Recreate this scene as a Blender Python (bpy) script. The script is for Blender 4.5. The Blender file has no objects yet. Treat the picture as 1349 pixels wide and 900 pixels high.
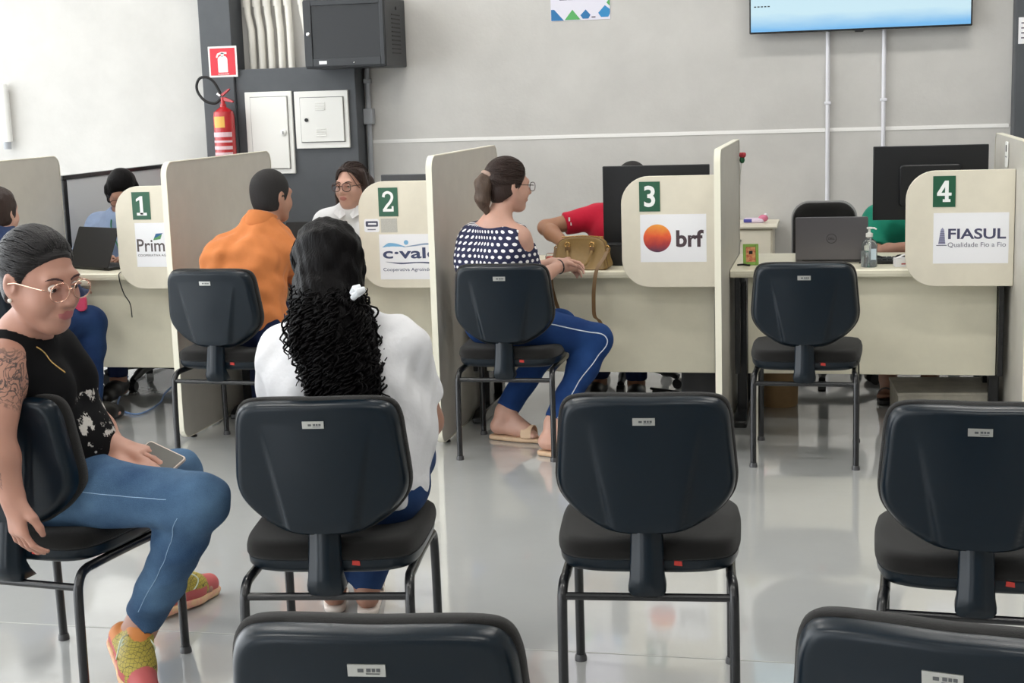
import bpy, bmesh, math, random
import numpy as np
from mathutils import Vector, Matrix, Euler

random.seed(7)
rng = np.random.default_rng(5)
scene = bpy.context.scene
COL = scene.collection
PI = math.pi

# ---------------------------------------------------------------- camera
def make_camera():
    f_px, yaw, pitch, roll, height = 1927.6, 0.2203, 0.1661, -0.032, 1.55
    cy, sy, cp, sp = math.cos(yaw), math.sin(yaw), math.cos(pitch), math.sin(pitch)
    F = Vector((-sy*cp, cy*cp, -sp)); R = Vector((cy, sy, 0)); U = R.cross(F)
    c, s = math.cos(roll), math.sin(roll)
    R2 = c*R + s*U; U2 = -s*R + c*U
    m = Matrix((R2, U2, -F)).transposed().to_4x4()
    m.translation = (0, 0, height)
    cd = bpy.data.cameras.new('camera'); cd.sensor_width = 36; cd.sensor_fit = 'HORIZONTAL'
    cd.lens = f_px/1349*36; cd.clip_start = .05; cd.clip_end = 200
    co = bpy.data.objects.new('camera', cd); co.matrix_world = m
    COL.objects.link(co); scene.camera = co
make_camera()

# ---------------------------------------------------------------- world, lights, exposure
world = bpy.data.worlds.new('world'); scene.world = world; world.use_nodes = True
bg = world.node_tree.nodes['Background']
bg.inputs['Color'].default_value = (0.93, 0.97, 1.0, 1); bg.inputs['Strength'].default_value = 4.3
vs = scene.view_settings
vs.view_transform = 'Standard'; vs.look = 'None'; vs.exposure = 0.17; vs.gamma = 1.0
vs.use_curve_mapping = False
LAMP_STRENGTH = 34.0

# ---------------------------------------------------------------- materials
def srgb(r, g, b):
    f = lambda c: c/255/12.92 if c/255 <= .04045 else ((c/255+.055)/1.055)**2.4
    return (f(r), f(g), f(b), 1)

class NT:
    """tiny node-tree helper"""
    def __init__(self, name):
        self.m = bpy.data.materials.new(name); self.m.use_nodes = True
        self.t = self.m.node_tree; self.b = self.t.nodes['Principled BSDF']
    def n(self, typ, **kw):
        x = self.t.nodes.new(typ)
        for k, v in kw.items():
            if k.startswith('i_'):
                key = k[2:]; key = int(key) if key.isdigit() else key
                x.inputs[key].default_value = v
            else: setattr(x, k, v)
        return x
    def l(self, a, b): self.t.links.new(a, b)
    def set(self, **kw):
        for k, v in kw.items():
            self.b.inputs[k.replace('_', ' ')].default_value = v
        return self

MATS = {}
def mat(name, col, rough=.5, metal=0, noise=0, nscale=20, bump=0, bscale=200, spec=.5, coat=0, sheen=0, trans=0, emit=None, estr=1, col2=None, alpha=1):
    if name in MATS: return MATS[name]
    k = NT(name); b = k.b
    b.inputs['Base Color'].default_value = col; b.inputs['Roughness'].default_value = rough
    b.inputs['Metallic'].default_value = metal; b.inputs['Specular IOR Level'].default_value = spec
    b.inputs['Coat Weight'].default_value = coat; b.inputs['Coat Roughness'].default_value = .1
    b.inputs['Sheen Weight'].default_value = sheen
    b.inputs['Transmission Weight'].default_value = trans
    tc = k.n('ShaderNodeTexCoord')
    if noise or col2:
        nz = k.n('ShaderNodeTexNoise', i_Scale=nscale, i_Detail=5.0, i_Roughness=.6); k.l(tc.outputs['Object'], nz.inputs['Vector'])
        mx = k.n('ShaderNodeMix', data_type='RGBA')
        c2 = col2 or tuple(max(0, c*(1-noise)) for c in col[:3])+(1,)
        c1 = col if col2 else tuple(min(1, c*(1+noise)) for c in col[:3])+(1,)
        mx.inputs[6].default_value = c1; mx.inputs[7].default_value = c2
        rp = k.n('ShaderNodeMapRange', i_1=.35, i_2=.65); k.l(nz.outputs['Fac'], rp.inputs[0])
        k.l(rp.outputs[0], mx.inputs[0]); k.l(mx.outputs[2], b.inputs['Base Color'])
    if bump:
        nb = k.n('ShaderNodeTexNoise', i_Scale=bscale, i_Detail=3.0); k.l(tc.outputs['Object'], nb.inputs['Vector'])
        bp = k.n('ShaderNodeBump', i_Strength=bump, i_Distance=.004); k.l(nb.outputs['Fac'], bp.inputs['Height'])
        k.l(bp.outputs['Normal'], b.inputs['Normal'])
    if emit:
        b.inputs['Emission Color'].default_value = emit; b.inputs['Emission Strength'].default_value = estr
    MATS[name] = k.m
    return k.m

M = dict(
    laminate=mat('cream_laminate', srgb(224, 217, 199), .42, noise=.03, nscale=9, bump=.06, bscale=420),
    partition=mat('grey_cream_laminate', srgb(192, 188, 179), .45, noise=.03, nscale=9, bump=.06, bscale=420),
    edging=mat('pale_edging', srgb(236, 232, 214), .35),
    deskgrey=mat('modesty_laminate', srgb(222, 217, 196), .45, noise=.03, nscale=8),
    black_metal=mat('black_painted_metal', srgb(20, 21, 24), .26, metal=0, spec=.6),
    black_plastic=mat('black_plastic', srgb(20, 21, 23), .38),
    shell=mat('satin_navy_black_plastic', srgb(6, 20, 30), .30, bump=.05, bscale=900, spec=.34),
    fabric=mat('black_woven_fabric', srgb(22, 21, 20), .95, noise=.35, nscale=900, bump=.5, bscale=900, sheen=.15, spec=.2),
    steel=mat('brushed_steel', srgb(196, 196, 192), .35, metal=.9),
    chrome=mat('chrome', srgb(225, 225, 225), .15, metal=1),
    red_cloth=mat('red_cloth_tag', srgb(176, 52, 44), .8),
    wall=mat('painted_wall', srgb(197, 195, 191), .75, noise=.045, nscale=3.0, bump=.3, bscale=45),
    pillar=mat('dark_grey_paint', srgb(77, 80, 84), .6, noise=.06, nscale=6),
    white_paint=mat('white_enamel', srgb(232, 231, 226), .4),
    white_plastic=mat('white_plastic', srgb(236, 236, 232), .35),
    pipe=mat('pale_pvc', srgb(225, 222, 213), .4),
    grey_pipe=mat('grey_pvc', srgb(160, 163, 168), .4),
    white_pipe=mat('white_conduit', srgb(226, 226, 232), .4),
    ink=mat('black_ink', srgb(30, 30, 32), .6),
    paper=mat('white_paper', srgb(240, 240, 243), .7),
    green_plate=mat('green_plate', srgb(31, 88, 62), .35),
    red_paint=mat('red_enamel', srgb(178, 30, 36), .25, coat=.4),
    red_sign=mat('red_sign', srgb(212, 32, 50), .4),
    rubber=mat('black_rubber', srgb(18, 18, 18), .6),
    screen_black=mat('glossy_black', srgb(12, 13, 16), .12),
    cardboard=mat('cardboard', srgb(176, 143, 103), .8, noise=.08, nscale=12),
    wood_box=mat('weathered_board', srgb(178, 172, 158), .7, noise=.15, nscale=10),
    smoke_glass=mat('smoked_glass', srgb(40, 42, 46), .06, spec=.8),
    gold=mat('gold_metal', srgb(212, 172, 108), .25, metal=1),
)

def floor_material():
    k = NT('grey_epoxy'); b = k.b
    tc = k.n('ShaderNodeTexCoord')
    n1 = k.n('ShaderNodeTexNoise', i_Scale=1.3, i_Detail=6.0, i_Roughness=.65); k.l(tc.outputs['Object'], n1.inputs['Vector'])
    mx = k.n('ShaderNodeMix', data_type='RGBA'); mx.inputs[6].default_value = srgb(174, 176, 176); mx.inputs[7].default_value = srgb(187, 188, 186)
    k.l(n1.outputs['Fac'], mx.inputs[0]); k.l(mx.outputs[2], b.inputs['Base Color'])
    n2 = k.n('ShaderNodeTexNoise', i_Scale=7.0, i_Detail=4.0); k.l(tc.outputs['Object'], n2.inputs['Vector'])
    mr = k.n('ShaderNodeMapRange', i_1=.3, i_2=.7, i_3=.05, i_4=.13); k.l(n2.outputs['Fac'], mr.inputs[0]); k.l(mr.outputs[0], b.inputs['Roughness'])
    n3 = k.n('ShaderNodeTexNoise', i_Scale=10.0, i_Detail=2.0); k.l(tc.outputs['Object'], n3.inputs['Vector'])
    bp = k.n('ShaderNodeBump', i_Strength=.03, i_Distance=.02); k.l(n3.outputs['Fac'], bp.inputs['Height']); k.l(bp.outputs['Normal'], b.inputs['Normal'])
    b.inputs['IOR'].default_value = 1.55
    b.inputs['Coat Weight'].default_value = .9; b.inputs['Coat Roughness'].default_value = .05
    return k.m
M['floor'] = floor_material()

# ---------------------------------------------------------------- mesh builders
class MB:
    def __init__(self): self.v = []; self.f = []; self.mi = []
    def add(self, vs, fs, m=0):
        o = len(self.v); self.v += [tuple(v) for v in vs]; self.f += [tuple(i+o for i in f) for f in fs]; self.mi += [m]*len(fs); return self
    def box(self, x0, y0, z0, x1, y1, z1, m=0):
        v = [(x, y, z) for z in (z0, z1) for y in (y0, y1) for x in (x0, x1)]
        return self.add(v, [(0, 2, 3, 1), (4, 5, 7, 6), (0, 1, 5, 4), (2, 6, 7, 3), (0, 4, 6, 2), (1, 3, 7, 5)], m)
    def prism(self, outline, d0, d1, axis='y', m=0):
        """extrude a 2-D outline; axis y: (x,z) outline, x: (y,z), z: (x,y)"""
        n = len(outline)
        def P(p, d): return {'y': (p[0], d, p[1]), 'x': (d, p[0], p[1]), 'z': (p[0], p[1], d)}[axis]
        v = [P(p, d0) for p in outline]+[P(p, d1) for p in outline]
        f = [tuple(range(n)), tuple(range(2*n-1, n-1, -1))]+[(i, i+n, (i+1) % n+n, (i+1) % n) for i in range(n)]
        return self.add(v, f, m)
    def tube(self, path, r, seg=10, caps=True, m=0):
        P = [Vector(p) for p in path]; n = len(P)
        rs = r if isinstance(r, (list, tuple, np.ndarray)) else [r]*n
        T = [(P[min(i+1, n-1)]-P[max(i-1, 0)]).normalized() for i in range(n)]
        up = Vector((0, 0, 1)) if abs(T[0].z) < .9 else Vector((1, 0, 0))
        N = (up-T[0]*up.dot(T[0])).normalized(); v = []
        for i in range(n):
            N = (N-T[i]*N.dot(T[i])); N = N.normalized() if N.length > 1e-6 else T[i].orthogonal().normalized()
            B = T[i].cross(N)
            for k in range(seg):
                a = 2*PI*k/seg; v.append(P[i]+(N*math.cos(a)+B*math.sin(a))*rs[i])
        f = [(i*seg+k, i*seg+(k+1) % seg, (i+1)*seg+(k+1) % seg, (i+1)*seg+k) for i in range(n-1) for k in range(seg)]
        if caps: f += [tuple(range(seg-1, -1, -1)), tuple((n-1)*seg+k for k in range(seg))]
        return self.add(v, f, m)
    def lathe(self, prof, c=(0, 0, 0), seg=24, m=0):
        n = len(prof)
        v = [(c[0]+r*math.cos(2*PI*k/seg), c[1]+r*math.sin(2*PI*k/seg), c[2]+z) for r, z in prof for k in range(seg)]
        f = [(i*seg+k, i*seg+(k+1) % seg, (i+1)*seg+(k+1) % seg, (i+1)*seg+k) for i in range(n-1) for k in range(seg)]
        f += [tuple(range(seg-1, -1, -1)), tuple((n-1)*seg+k for k in range(seg))]
        return self.add(v, f, m)
    def rings(self, rings, cap0=True, cap1=True, m=0):
        n = len(rings[0]); v = [p for r in rings for p in r]
        f = [(i*n+k, i*n+(k+1) % n, (i+1)*n+(k+1) % n, (i+1)*n+k) for i in range(len(rings)-1) for k in range(n)]
        if cap0: f.append(tuple(range(n-1, -1, -1)))
        if cap1: f.append(tuple((len(rings)-1)*n+k for k in range(n)))
        return self.add(v, f, m)
    def ball(self, c, r, seg=16, rg=10, m=0):
        r = r if isinstance(r, (tuple, list)) else (r, r, r)
        R = []
        for i in range(1, rg):
            t = PI*i/rg
            R.append([(c[0]+r[0]*math.sin(t)*math.cos(2*PI*k/seg), c[1]+r[1]*math.sin(t)*math.sin(2*PI*k/seg), c[2]-r[2]*math.cos(t)) for k in range(seg)])
        return self.rings(R, m=m)
    def xf(self, mtx):
        self.v = [tuple(mtx @ Vector(v)) for v in self.v]; return self
    def mesh(self, name, mats, smooth=False):
        me = bpy.data.meshes.new(name); me.from_pydata(self.v, [], self.f); me.update()
        for mm in (mats if isinstance(mats, (list, tuple)) else [mats]): me.materials.append(mm)
        if any(self.mi): me.polygons.foreach_set('material_index', self.mi)
        b = bmesh.new(); b.from_mesh(me); bmesh.ops.recalc_face_normals(b, faces=b.faces); b.to_mesh(me); b.free()
        if smooth:
            me.polygons.foreach_set('use_smooth', [True]*len(me.polygons))
            if smooth != 'all': me.set_sharp_from_angle(angle=math.radians(smooth if not isinstance(smooth, bool) else 40))
        return me
    def build(self, name, mats, parent=None, smooth=False, bevel=0, seg=2):
        o = bpy.data.objects.new(name, self.mesh(name, mats, smooth or (40 if bevel else False)))
        COL.objects.link(o); o.parent = parent
        if bevel:
            md = o.modifiers.new('bevel', 'BEVEL'); md.width = bevel; md.segments = seg; md.limit_method = 'ANGLE'; md.angle_limit = math.radians(50)
        return o

def tag(o, label=None, cat=None, group=None, kind=None):
    if label: o['label'] = label
    if cat: o['category'] = cat
    if group: o['group'] = group
    if kind: o['kind'] = kind
    return o
def thing(name, label, cat, loc=(0, 0, 0), rz=0, group=None):
    o = bpy.data.objects.new(name, None); COL.objects.link(o); o.empty_display_size = .1
    o.location = loc; o.rotation_euler = (0, 0, rz)
    return tag(o, label, cat, group)
def struct(o): o['kind'] = 'structure'; return o
def dup(root, label=None, loc=None, rz=None, group=None):
    def cp(o, par):
        c = o.copy(); COL.objects.link(c); c.parent = par
        for ch in o.children: cp(ch, c)
        return c
    r = cp(root, None)
    if loc is not None: r.location = loc
    if rz is not None: r.rotation_euler = (0, 0, rz)
    return tag(r, label, None, group)
def mesh_obj(name, me, parent=None):
    o = bpy.data.objects.new(name, me); COL.objects.link(o); o.parent = parent; return o

def smooth_closed(pts, n=72):
    """Catmull-Rom through a closed loop, resampled"""
    P = [Vector(p) for p in pts]; k = len(P); out = []
    per = max(2, int(math.ceil(n/k)))
    for i in range(k):
        a, b, c, d = P[i-1], P[i], P[(i+1) % k], P[(i+2) % k]
        for j in range(per):
            t = j/per
            out.append(.5*((2*b)+(c-a)*t+(2*a-5*b+4*c-d)*t*t+(3*b-a-3*c+d)*t**3))
    return [tuple(p) for p in out]
def smooth_path(pts, per=6):
    P = [Vector(p) for p in pts]; out = []
    for i in range(len(P)-1):
        a = P[i-1] if i else P[0]*2-P[1]; b, c = P[i], P[i+1]; d = P[i+2] if i+2 < len(P) else P[-1]*2-P[-2]
        for j in range(per):
            t = j/per; out.append(.5*((2*b)+(c-a)*t+(2*a-5*b+4*c-d)*t*t+(3*b-a-3*c+d)*t**3))
    out.append(P[-1]); return out
def round_rect(x0, y0, x1, y1, r, seg=6):
    """r: one radius or (bl, br, tr, tl)"""
    rr = r if isinstance(r, (tuple, list)) else (r,)*4; out = []
    for (cx, cy, a0, q) in ((x0+rr[0], y0+rr[0], PI, rr[0]), (x1-rr[1], y0+rr[1], 1.5*PI, rr[1]), (x1-rr[2], y1-rr[2], 0, rr[2]), (x0+rr[3], y1-rr[3], .5*PI, rr[3])):
        if q <= 1e-6: out.append((cx, cy)); continue
        for j in range(seg+1): a = a0+.5*PI*j/seg; out.append((cx+q*math.cos(a), cy+q*math.sin(a)))
    return out

def text(name, body, x0, z0, w, h, y, mt, parent=None, bold=0, keep=False, ext=.0006, shear=0, spacing=1):
    """lettering on a surface that faces -y, fitted to a box; real thin geometry"""
    cu = bpy.data.curves.new(name, 'FONT'); cu.body = body; cu.size = 1; cu.offset = bold; cu.shear = shear; cu.space_character = spacing; cu.resolution_u = 4
    to = bpy.data.objects.new(name, cu); COL.objects.link(to)
    dg = bpy.context.evaluated_depsgraph_get(); dg.update()
    me = bpy.data.meshes.new_from_object(to.evaluated_get(dg)); bpy.data.objects.remove(to); bpy.data.curves.remove(cu)
    co = np.empty(len(me.vertices)*3); me.vertices.foreach_get('co', co); co = co.reshape(-1, 3)
    lo, hi = co.min(0), co.max(0); sx = w/(hi[0]-lo[0]); sz = h/(hi[1]-lo[1])
    if keep: sz = sx
    out = np.stack([x0+(co[:, 0]-lo[0])*sx, np.full(len(co), y-ext), z0+(co[:, 1]-lo[1])*sz], 1)
    me.vertices.foreach_set('co', out.ravel()); me.materials.clear(); me.materials.append(mt); me.name = name; me.update()
    return mesh_obj(name, me, parent)
# ================================================================ the room
WY = 9.2          # back wall plane
XL, XR, YB, ZC = -9.0, 3.6, -5.0, 4.3
fl = struct(MB().box(XL, YB, -.1, XR, WY+.2, 0).build('floor', M['floor']))
# floor saw-cut joints, thin sealed strips
jm = mat('joint_sealant', srgb(172, 173, 170), .4)
for y in (3.86,):
    struct(MB().box(XL, y-.003, -.001, XR, y+.003, .0008).build('trim_1', jm))
struct(MB().box(1.42, YB, -.001, 1.426, WY, .0008).build('trim_2', jm))
# back wall: upper field set back a little from the lower cast band
wb = struct(MB().box(XL, WY, 1.288, XR, WY+.2, ZC).box(-2.97, WY-.012, 0, XR, WY+.2, 1.284).box(XL, WY, 0, -2.97, WY+.2, 1.288).build('wall_back', M['wall']))
struct(MB().prism([(WY-.016, 1.276), (WY+.01, 1.276), (WY+.01, 1.298), (WY-.004, 1.298)], -2.97, 1.0, 'x').build('trim_3', mat('ledge_paint', srgb(222, 221, 218), .6)))
struct(MB().box(XR, YB, 0, XR+.2, WY+.2, ZC).build('wall_right', mat('painted_side_wall', srgb(168, 166, 162), .8)))
ce = struct(MB().box(XL, YB, ZC, XR+.2, WY+.2, ZC+.15).build('ceiling', mat('ceiling_paint', srgb(214, 214, 212), .8)))
# the left side is a row of tall glazed shopfront bays, open to daylight
frm = mat('aluminium_frame', srgb(150, 152, 155), .4, metal=.6)
for i in range(5):
    y0 = -4.4+i*2.7
    w = MB()
    w.box(XL-.03, y0, 0, XL+.03, y0+.06, ZC); w.box(XL-.03, y0+2.64, 0, XL+.03, y0+2.7, ZC)
    w.box(XL-.03, y0, 2.4, XL+.03, y0+2.7, 2.46); w.box(XL-.03, y0, 0, XL+.03, y0+2.7, .08); w.box(XL-.03, y0, ZC-.08, XL+.03, y0+2.7, ZC)
    struct(w.build('window_%d' % (i+1), frm))
# rear (behind the viewer): upper wall over a wide open entrance
struct(MB().box(XL, YB-.2, 2.6, XR+.2, YB, ZC).box(XL, YB-.2, 0, -5.2, YB, 2.6).box(-3.0, YB-.2, 0, XR+.2, YB, 2.6).build('wall_rear', mat('rear_wall_paint', srgb(176, 176, 174), .8)))
# ceiling luminaires
lm = mat('lamp_diffuser', (1, 1, 1, 1), .5, emit=(1, .97, .92, 1), estr=LAMP_STRENGTH)
k = 0
for ix, x in enumerate((-6.0, -2.6, .8)):
    for iy, y in enumerate((-2.4, .9, 4.2, 7.4)):
        row = ('left', 'middle', 'right')[ix]; pos = ('nearest the entrance', 'above the last seat row', 'above the front seat row', 'above the desks')[iy]
        t = thing('ceiling_lamp', 'white ceiling luminaire in the %s row %s' % (row, pos), 'lamp', (x, y, ZC), 0, 'ceiling luminaires')
        if k == 0:
            a = MB().box(-.65, -.16, -.08, .65, .16, 0).mesh('housing', M['white_paint'])
            b = MB().box(-.62, -.13, -.086, .62, .13, -.079).mesh('diffuser', lm)
        mesh_obj('housing', a, t); mesh_obj('diffuser', b, t); k += 1

# ---- dark column, electrical block
struct(MB().box(-4.02, 9.0, 0, -3.80, WY, ZC).build('pillar', M['pillar'], bevel=.006))
struct(MB().box(-3.80, 9.02, 0, -2.985, WY, 1.775).build('wall_panel_block', M['pillar'], bevel=.006))
struct(MB().box(1.01, 9.05, 0, 1.75, WY, ZC).build('pillar', M['pillar'], bevel=.006))

# ---- pale conduits above the block
cx = (-3.72, -3.655, -3.59, -3.52, -3.455)
names = ('first', 'second', 'third', 'fourth', 'fifth')
for i, x in enumerate(cx):
    t = thing('conduit_pipe', 'cream pipe on wall above dark block, %s from the column' % names[i], 'pipe', (x, 9.15, 1.775), 0, 'cream pipes above the dark block')
    bend = -.0 if i < 2 else 0
    MB().tube([(0, 0, 0), (0, 0, .25), (-.025+.004*i, .012, .36), (-.03+.004*i, .014, .6), (-.03+.004*i, .014, 1.6)], .023, 12).build('pipe', M['pipe'], t, smooth=True)
    MB().tube([(-.03+.004*i, .014, .40), (-.03+.004*i, .014, .455)], .027, 12).build('coupling', M['pipe'], t, smooth=True)
t = thing('conduit_pipe', 'cream pipe bending behind the black wall cabinet', 'pipe', (-3.37, 9.15, 1.775), 0, 'cream pipes above the dark block')
MB().tube(smooth_path([(.13, .01, .02), (.09, .01, .05), (.045, .01, .13), (.015, .01, .3), (0, .01, .5), (0, .01, 1.6)]), .023, 12).build('pipe', M['pipe'], t, smooth=True)
MB().tube([(0, .01, .40), (0, .01, .455)], .027, 12).build('coupling', M['pipe'], t, smooth=True)

# ---- wall cabinet (network rack)
rk = thing('wall_cabinet', 'black steel wall cabinet with smoked glass door beside the pipes', 'cabinet', (-2.955, 9.2, 1.755))
W2, D, Hh = .262, .44, .42
rb = mat('black_powder_coat', srgb(44, 47, 51), .45, bump=.1, bscale=700)
MB().box(-W2, -D, 0, W2, 0, Hh).build('body', rb, rk, bevel=.006)
dr = MB()
dr.box(-W2+.004, -D-.018, .012, -W2+.055, -D, Hh-.01).box(W2-.03, -D-.018, .012, W2-.004, -D, Hh-.01).box(-W2+.055, -D-.018, .012, W2-.03, -D, .06).box(-W2+.055, -D-.018, Hh-.04, W2-.03, -D, Hh-.01)
d_ = dr.build('door', rb, rk, bevel=.003)
MB().box(-W2+.05, -D-.008, .05, W2-.025, -D-.003, Hh-.03).build('glass_pane', M['smoke_glass'], d_)
tag(MB().lathe([(.0, 0), (.012, 0), (.012, .004), (.007, .007), (0, .007)], seg=16).xf(Matrix.Translation((-W2+.034, -D-.019, .21)) @ Matrix.Rotation(PI/2, 4, 'X')).build('lock', M['chrome'], d_, smooth=True), 'round chrome lock')
MB().box(-W2+.095, -D-.0195, .026, -W2+.145, -D-.017, .046).build('label_sticker', M['paper'], d_)
MB().ball((.06, -D-.019, .03), .005).build('screw', M['chrome'], d_, smooth=True)
for i in range(10):
    MB().box(W2-.001, -.30, .08+i*.026, W2+.002, -.12, .088+i*.026).build('vent_slot', M['ink'], rk)
tag(MB().lathe([(0, 0), (.011, 0), (.011, .003), (0, .003)], seg=12).xf(Matrix.Translation((W2, -.2, .36)) @ Matrix.Rotation(PI/2, 4, 'Y')).build('side_lock', M['ink'], rk), 'dark round side lock')

# ---- electrical boxes
def ebox(label, x0, z0, x1, z1, bx, bz, vents, keyside):
    t = thing('electrical_panel', label, 'electrical panel', ((x0+x1)/2, 9.02, z0))
    w, h = (x1-x0)/2, z1-z0
    MB().box(-w, -.02, 0, w, 0, h).build('frame', M['white_paint'], t, bevel=.004)
    d = MB().box(-w+bx, -.032, bz, w-bx*.75, -.02, h-bz).build('door', M['white_paint'], t, bevel=.003)
    g = MB()
    for a in ((-w+bx-.004, bz-.004, -w+bx, h-bz+.004), (w-bx*.75, bz-.004, w-bx*.75+.004, h-bz+.004), (-w+bx, bz-.004, w-bx*.75, bz), (-w+bx, h-bz, w-bx*.75, h-bz+.004)):
        g.box(a[0], -.0225, a[1], a[2], -.019, a[3])
    g.build('door_gap', mat('shadow_gap', srgb(120, 120, 118), .8), t)
    kx = (w-bx*.75-.03) if keyside > 0 else -w+bx+.04
    zz = h*.5
    if keyside > 0:
        kn = MB().lathe([(0, 0), (.02, 0), (.02, .008), (.012, .014), (0, .014)], seg=20).xf(Matrix.Translation((kx, -.032, zz)) @ Matrix.Rotation(PI/2, 4, 'X')).build('knob', M['white_plastic'], d, smooth=True)
        MB().box(kx-.004, -.049, zz-.010, kx+.004, -.046, zz+.010).build('knob_slot', mat('grey_plastic', srgb(140, 140, 140), .5), d)
    else:
        tag(MB().lathe([(0, 0), (.012, 0), (.012, .006), (0, .006)], seg=16).xf(Matrix.Translation((kx, -.032, zz)) @ Matrix.Rotation(PI/2, 4, 'X')).build('lock', M['ink'], d, smooth=True), 'black round lock')
    if vents:
        for zc in (h*.72, h*.27):
            for i in range(4):
                MB().prism([(-.032, zc-.02+i*.014), (-.038, zc-.02+i*.014), (-.032, zc-.012+i*.014)], -.035, .03, 'x').build('louvre', M['white_paint'], d)
    return t
ebox('tall white electrical panel door on dark block, left one', -3.735, 1.10, -3.415, 1.628, .04, .035, False, 1)
ebox('square white electrical panel with louvres on dark block', -3.398, 1.258, -3.036, 1.622, .042, .042, True, -1)

# ---- grey conduit right of block, and two white conduits under the screen
t = thing('grey_conduit', 'grey conduit with junction box beside the dark block', 'pipe', (-2.955, 9.2, 0))
MB().tube([(0, -.03, 0), (0, -.03, 1.42)], .017, 12).tube([(0, -.03, 1.48), (0, -.03, 1.9)], .017, 12).build('pipe', M['grey_pipe'], t, smooth=True)
MB().box(-.03, -.06, 1.40, .034, -.002, 1.50).build('junction_box', M['grey_pipe'], t, bevel=.005)
MB().box(-.022, -.05, 1.66, .022, -.002, 1.69).build('clamp', M['grey_pipe'], t, bevel=.003)
for x, z1, zc, lab in ((-.05, 1.91, 1.44, 'white wall conduit under the screen, left of the two'), (.278, 1.91, 1.45, 'white wall conduit under the screen, right of the two')):
    t = thing('white_conduit', lab, 'pipe', (x, WY, 0), 0, 'white conduits under the screen')
    MB().tube([(0, -.025, 0), (0, -.025, z1)], .0125, 12).build('pipe', M['white_pipe'], t, smooth=True)
    MB().box(-.02, -.04, zc, .02, -.001, zc+.018).build('clamp', M['white_pipe'], t, bevel=.003)

# ---- television
tv = thing('television', 'large wall-mounted flat television showing a pale blue screen', 'television', (.131, WY-.04, 1.872))
def tv_mat():
    k = NT('tv_picture'); b = k.b; tc = k.n('ShaderNodeTexCoord'); sp = k.n('ShaderNodeSeparateXYZ'); k.l(tc.outputs['Object'], sp.inputs[0])
    nz = k.n('ShaderNodeTexNoise', i_Scale=2.2, i_Detail=4.0); mp = k.n('ShaderNodeMapping'); mp.inputs['Scale'].default_value = (1, 1, 4); k.l(tc.outputs['Object'], mp.inputs[0]); k.l(mp.outputs[0], nz.inputs[0])
    ad = k.n('ShaderNodeMath', operation='MULTIPLY_ADD', i_1=-5.0, i_2=.85); k.l(sp.outputs[2], ad.inputs[0])
    a2 = k.n('ShaderNodeMath', operation='ADD'); k.l(ad.outputs[0], a2.inputs[0])
    m3 = k.n('ShaderNodeMath', operation='MULTIPLY', i_1=.5); k.l(nz.outputs['Fac'], m3.inputs[0]); k.l(m3.outputs[0], a2.inputs[1])
    cr = k.n('ShaderNodeValToRGB'); cr.color_ramp.elements[0].color = srgb(205, 236, 248); cr.color_ramp.elements[1].color = srgb(120, 188, 240)
    cr.color_ramp.elements[0].position = .55; cr.color_ramp.elements[1].position = 1.15 if False else 1.0
    k.l(a2.outputs[0], cr.inputs[0]); k.l(cr.outputs[0], b.inputs['Emission Color']); b.inputs['Emission Strength'].default_value = .85
    b.inputs['Base Color'].default_value = (.01, .01, .01, 1); b.inputs['Roughness'].default_value = .2
    return k.m
MB().box(-.643, -.060, 0, .643, -.004, .74).build('casing', M['black_plastic'], tv, bevel=.004)
MB().box(-.634, -.0615, .010, .634, -.060, .73).build('screen', tv_mat(), tv)
MB().box(-.025, -.07, -.012, .025, -.055, .002).build('sensor', M['black_plastic'], tv, bevel=.003)
MB().box(-.25, -.02, .2, .25, .039, .55).build('wall_bracket', M['black_metal'], tv)
lt = MB()
for i in range(5): lt.box(-.615+i*.02, -.0621, .155, -.602+i*.02, -.0616, .162)
lt.build('screen_text', M['ink'], tv)

# ---- poster
po = thing('poster', 'white poster with blue and green diamonds on back wall', 'poster', (-1.557, WY, 2.003))
MB().box(-.187, -.003, 0, .187, 0, .52).build('sheet', mat('poster_paper', srgb(222, 220, 232), .6), po)
pb, pg_ = mat('print_blue', srgb(36, 112, 168), .6), mat('print_green', srgb(86, 168, 96), .6)
def shp(pts, m, z=0): MB().prism(pts, -.0040, -.0030, 'y').build('printed_shape', m, po)
shp([(-.185, .002), (-.105, .002), (-.165, .07), (-.185, .07)], pb)
shp([(-.10, .004), (0, .004), (-.05, .066)], pg_)
shp([(0, .03), (.015, .008), (.05, .008), (.064, .03), (.034, .064)], pb)
shp([(.112, .04), (.13, .014), (.175, .014), (.186, .035), (.186, .06), (.155, .085)], mat('print_sky', srgb(44, 134, 190), .6))
shp([(.165, .10), (.186, .08), (.186, .125)], pg_)
MB().box(.07, -.004, .012, .095, -.003, .02).build('printed_mark', mat('print_grey', srgb(110, 100, 115), .6), po)
tl = MB()
for x, w in ((-.13, .05), (-.075, .03), (-.04, .045), (.01, .035), (.05, .02), (.085, .025)): tl.box(x, -.004, .125, x+w, -.003, .137)
tl.build('printed_text', mat('print_navy', srgb(40, 52, 90), .6), po)

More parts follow.
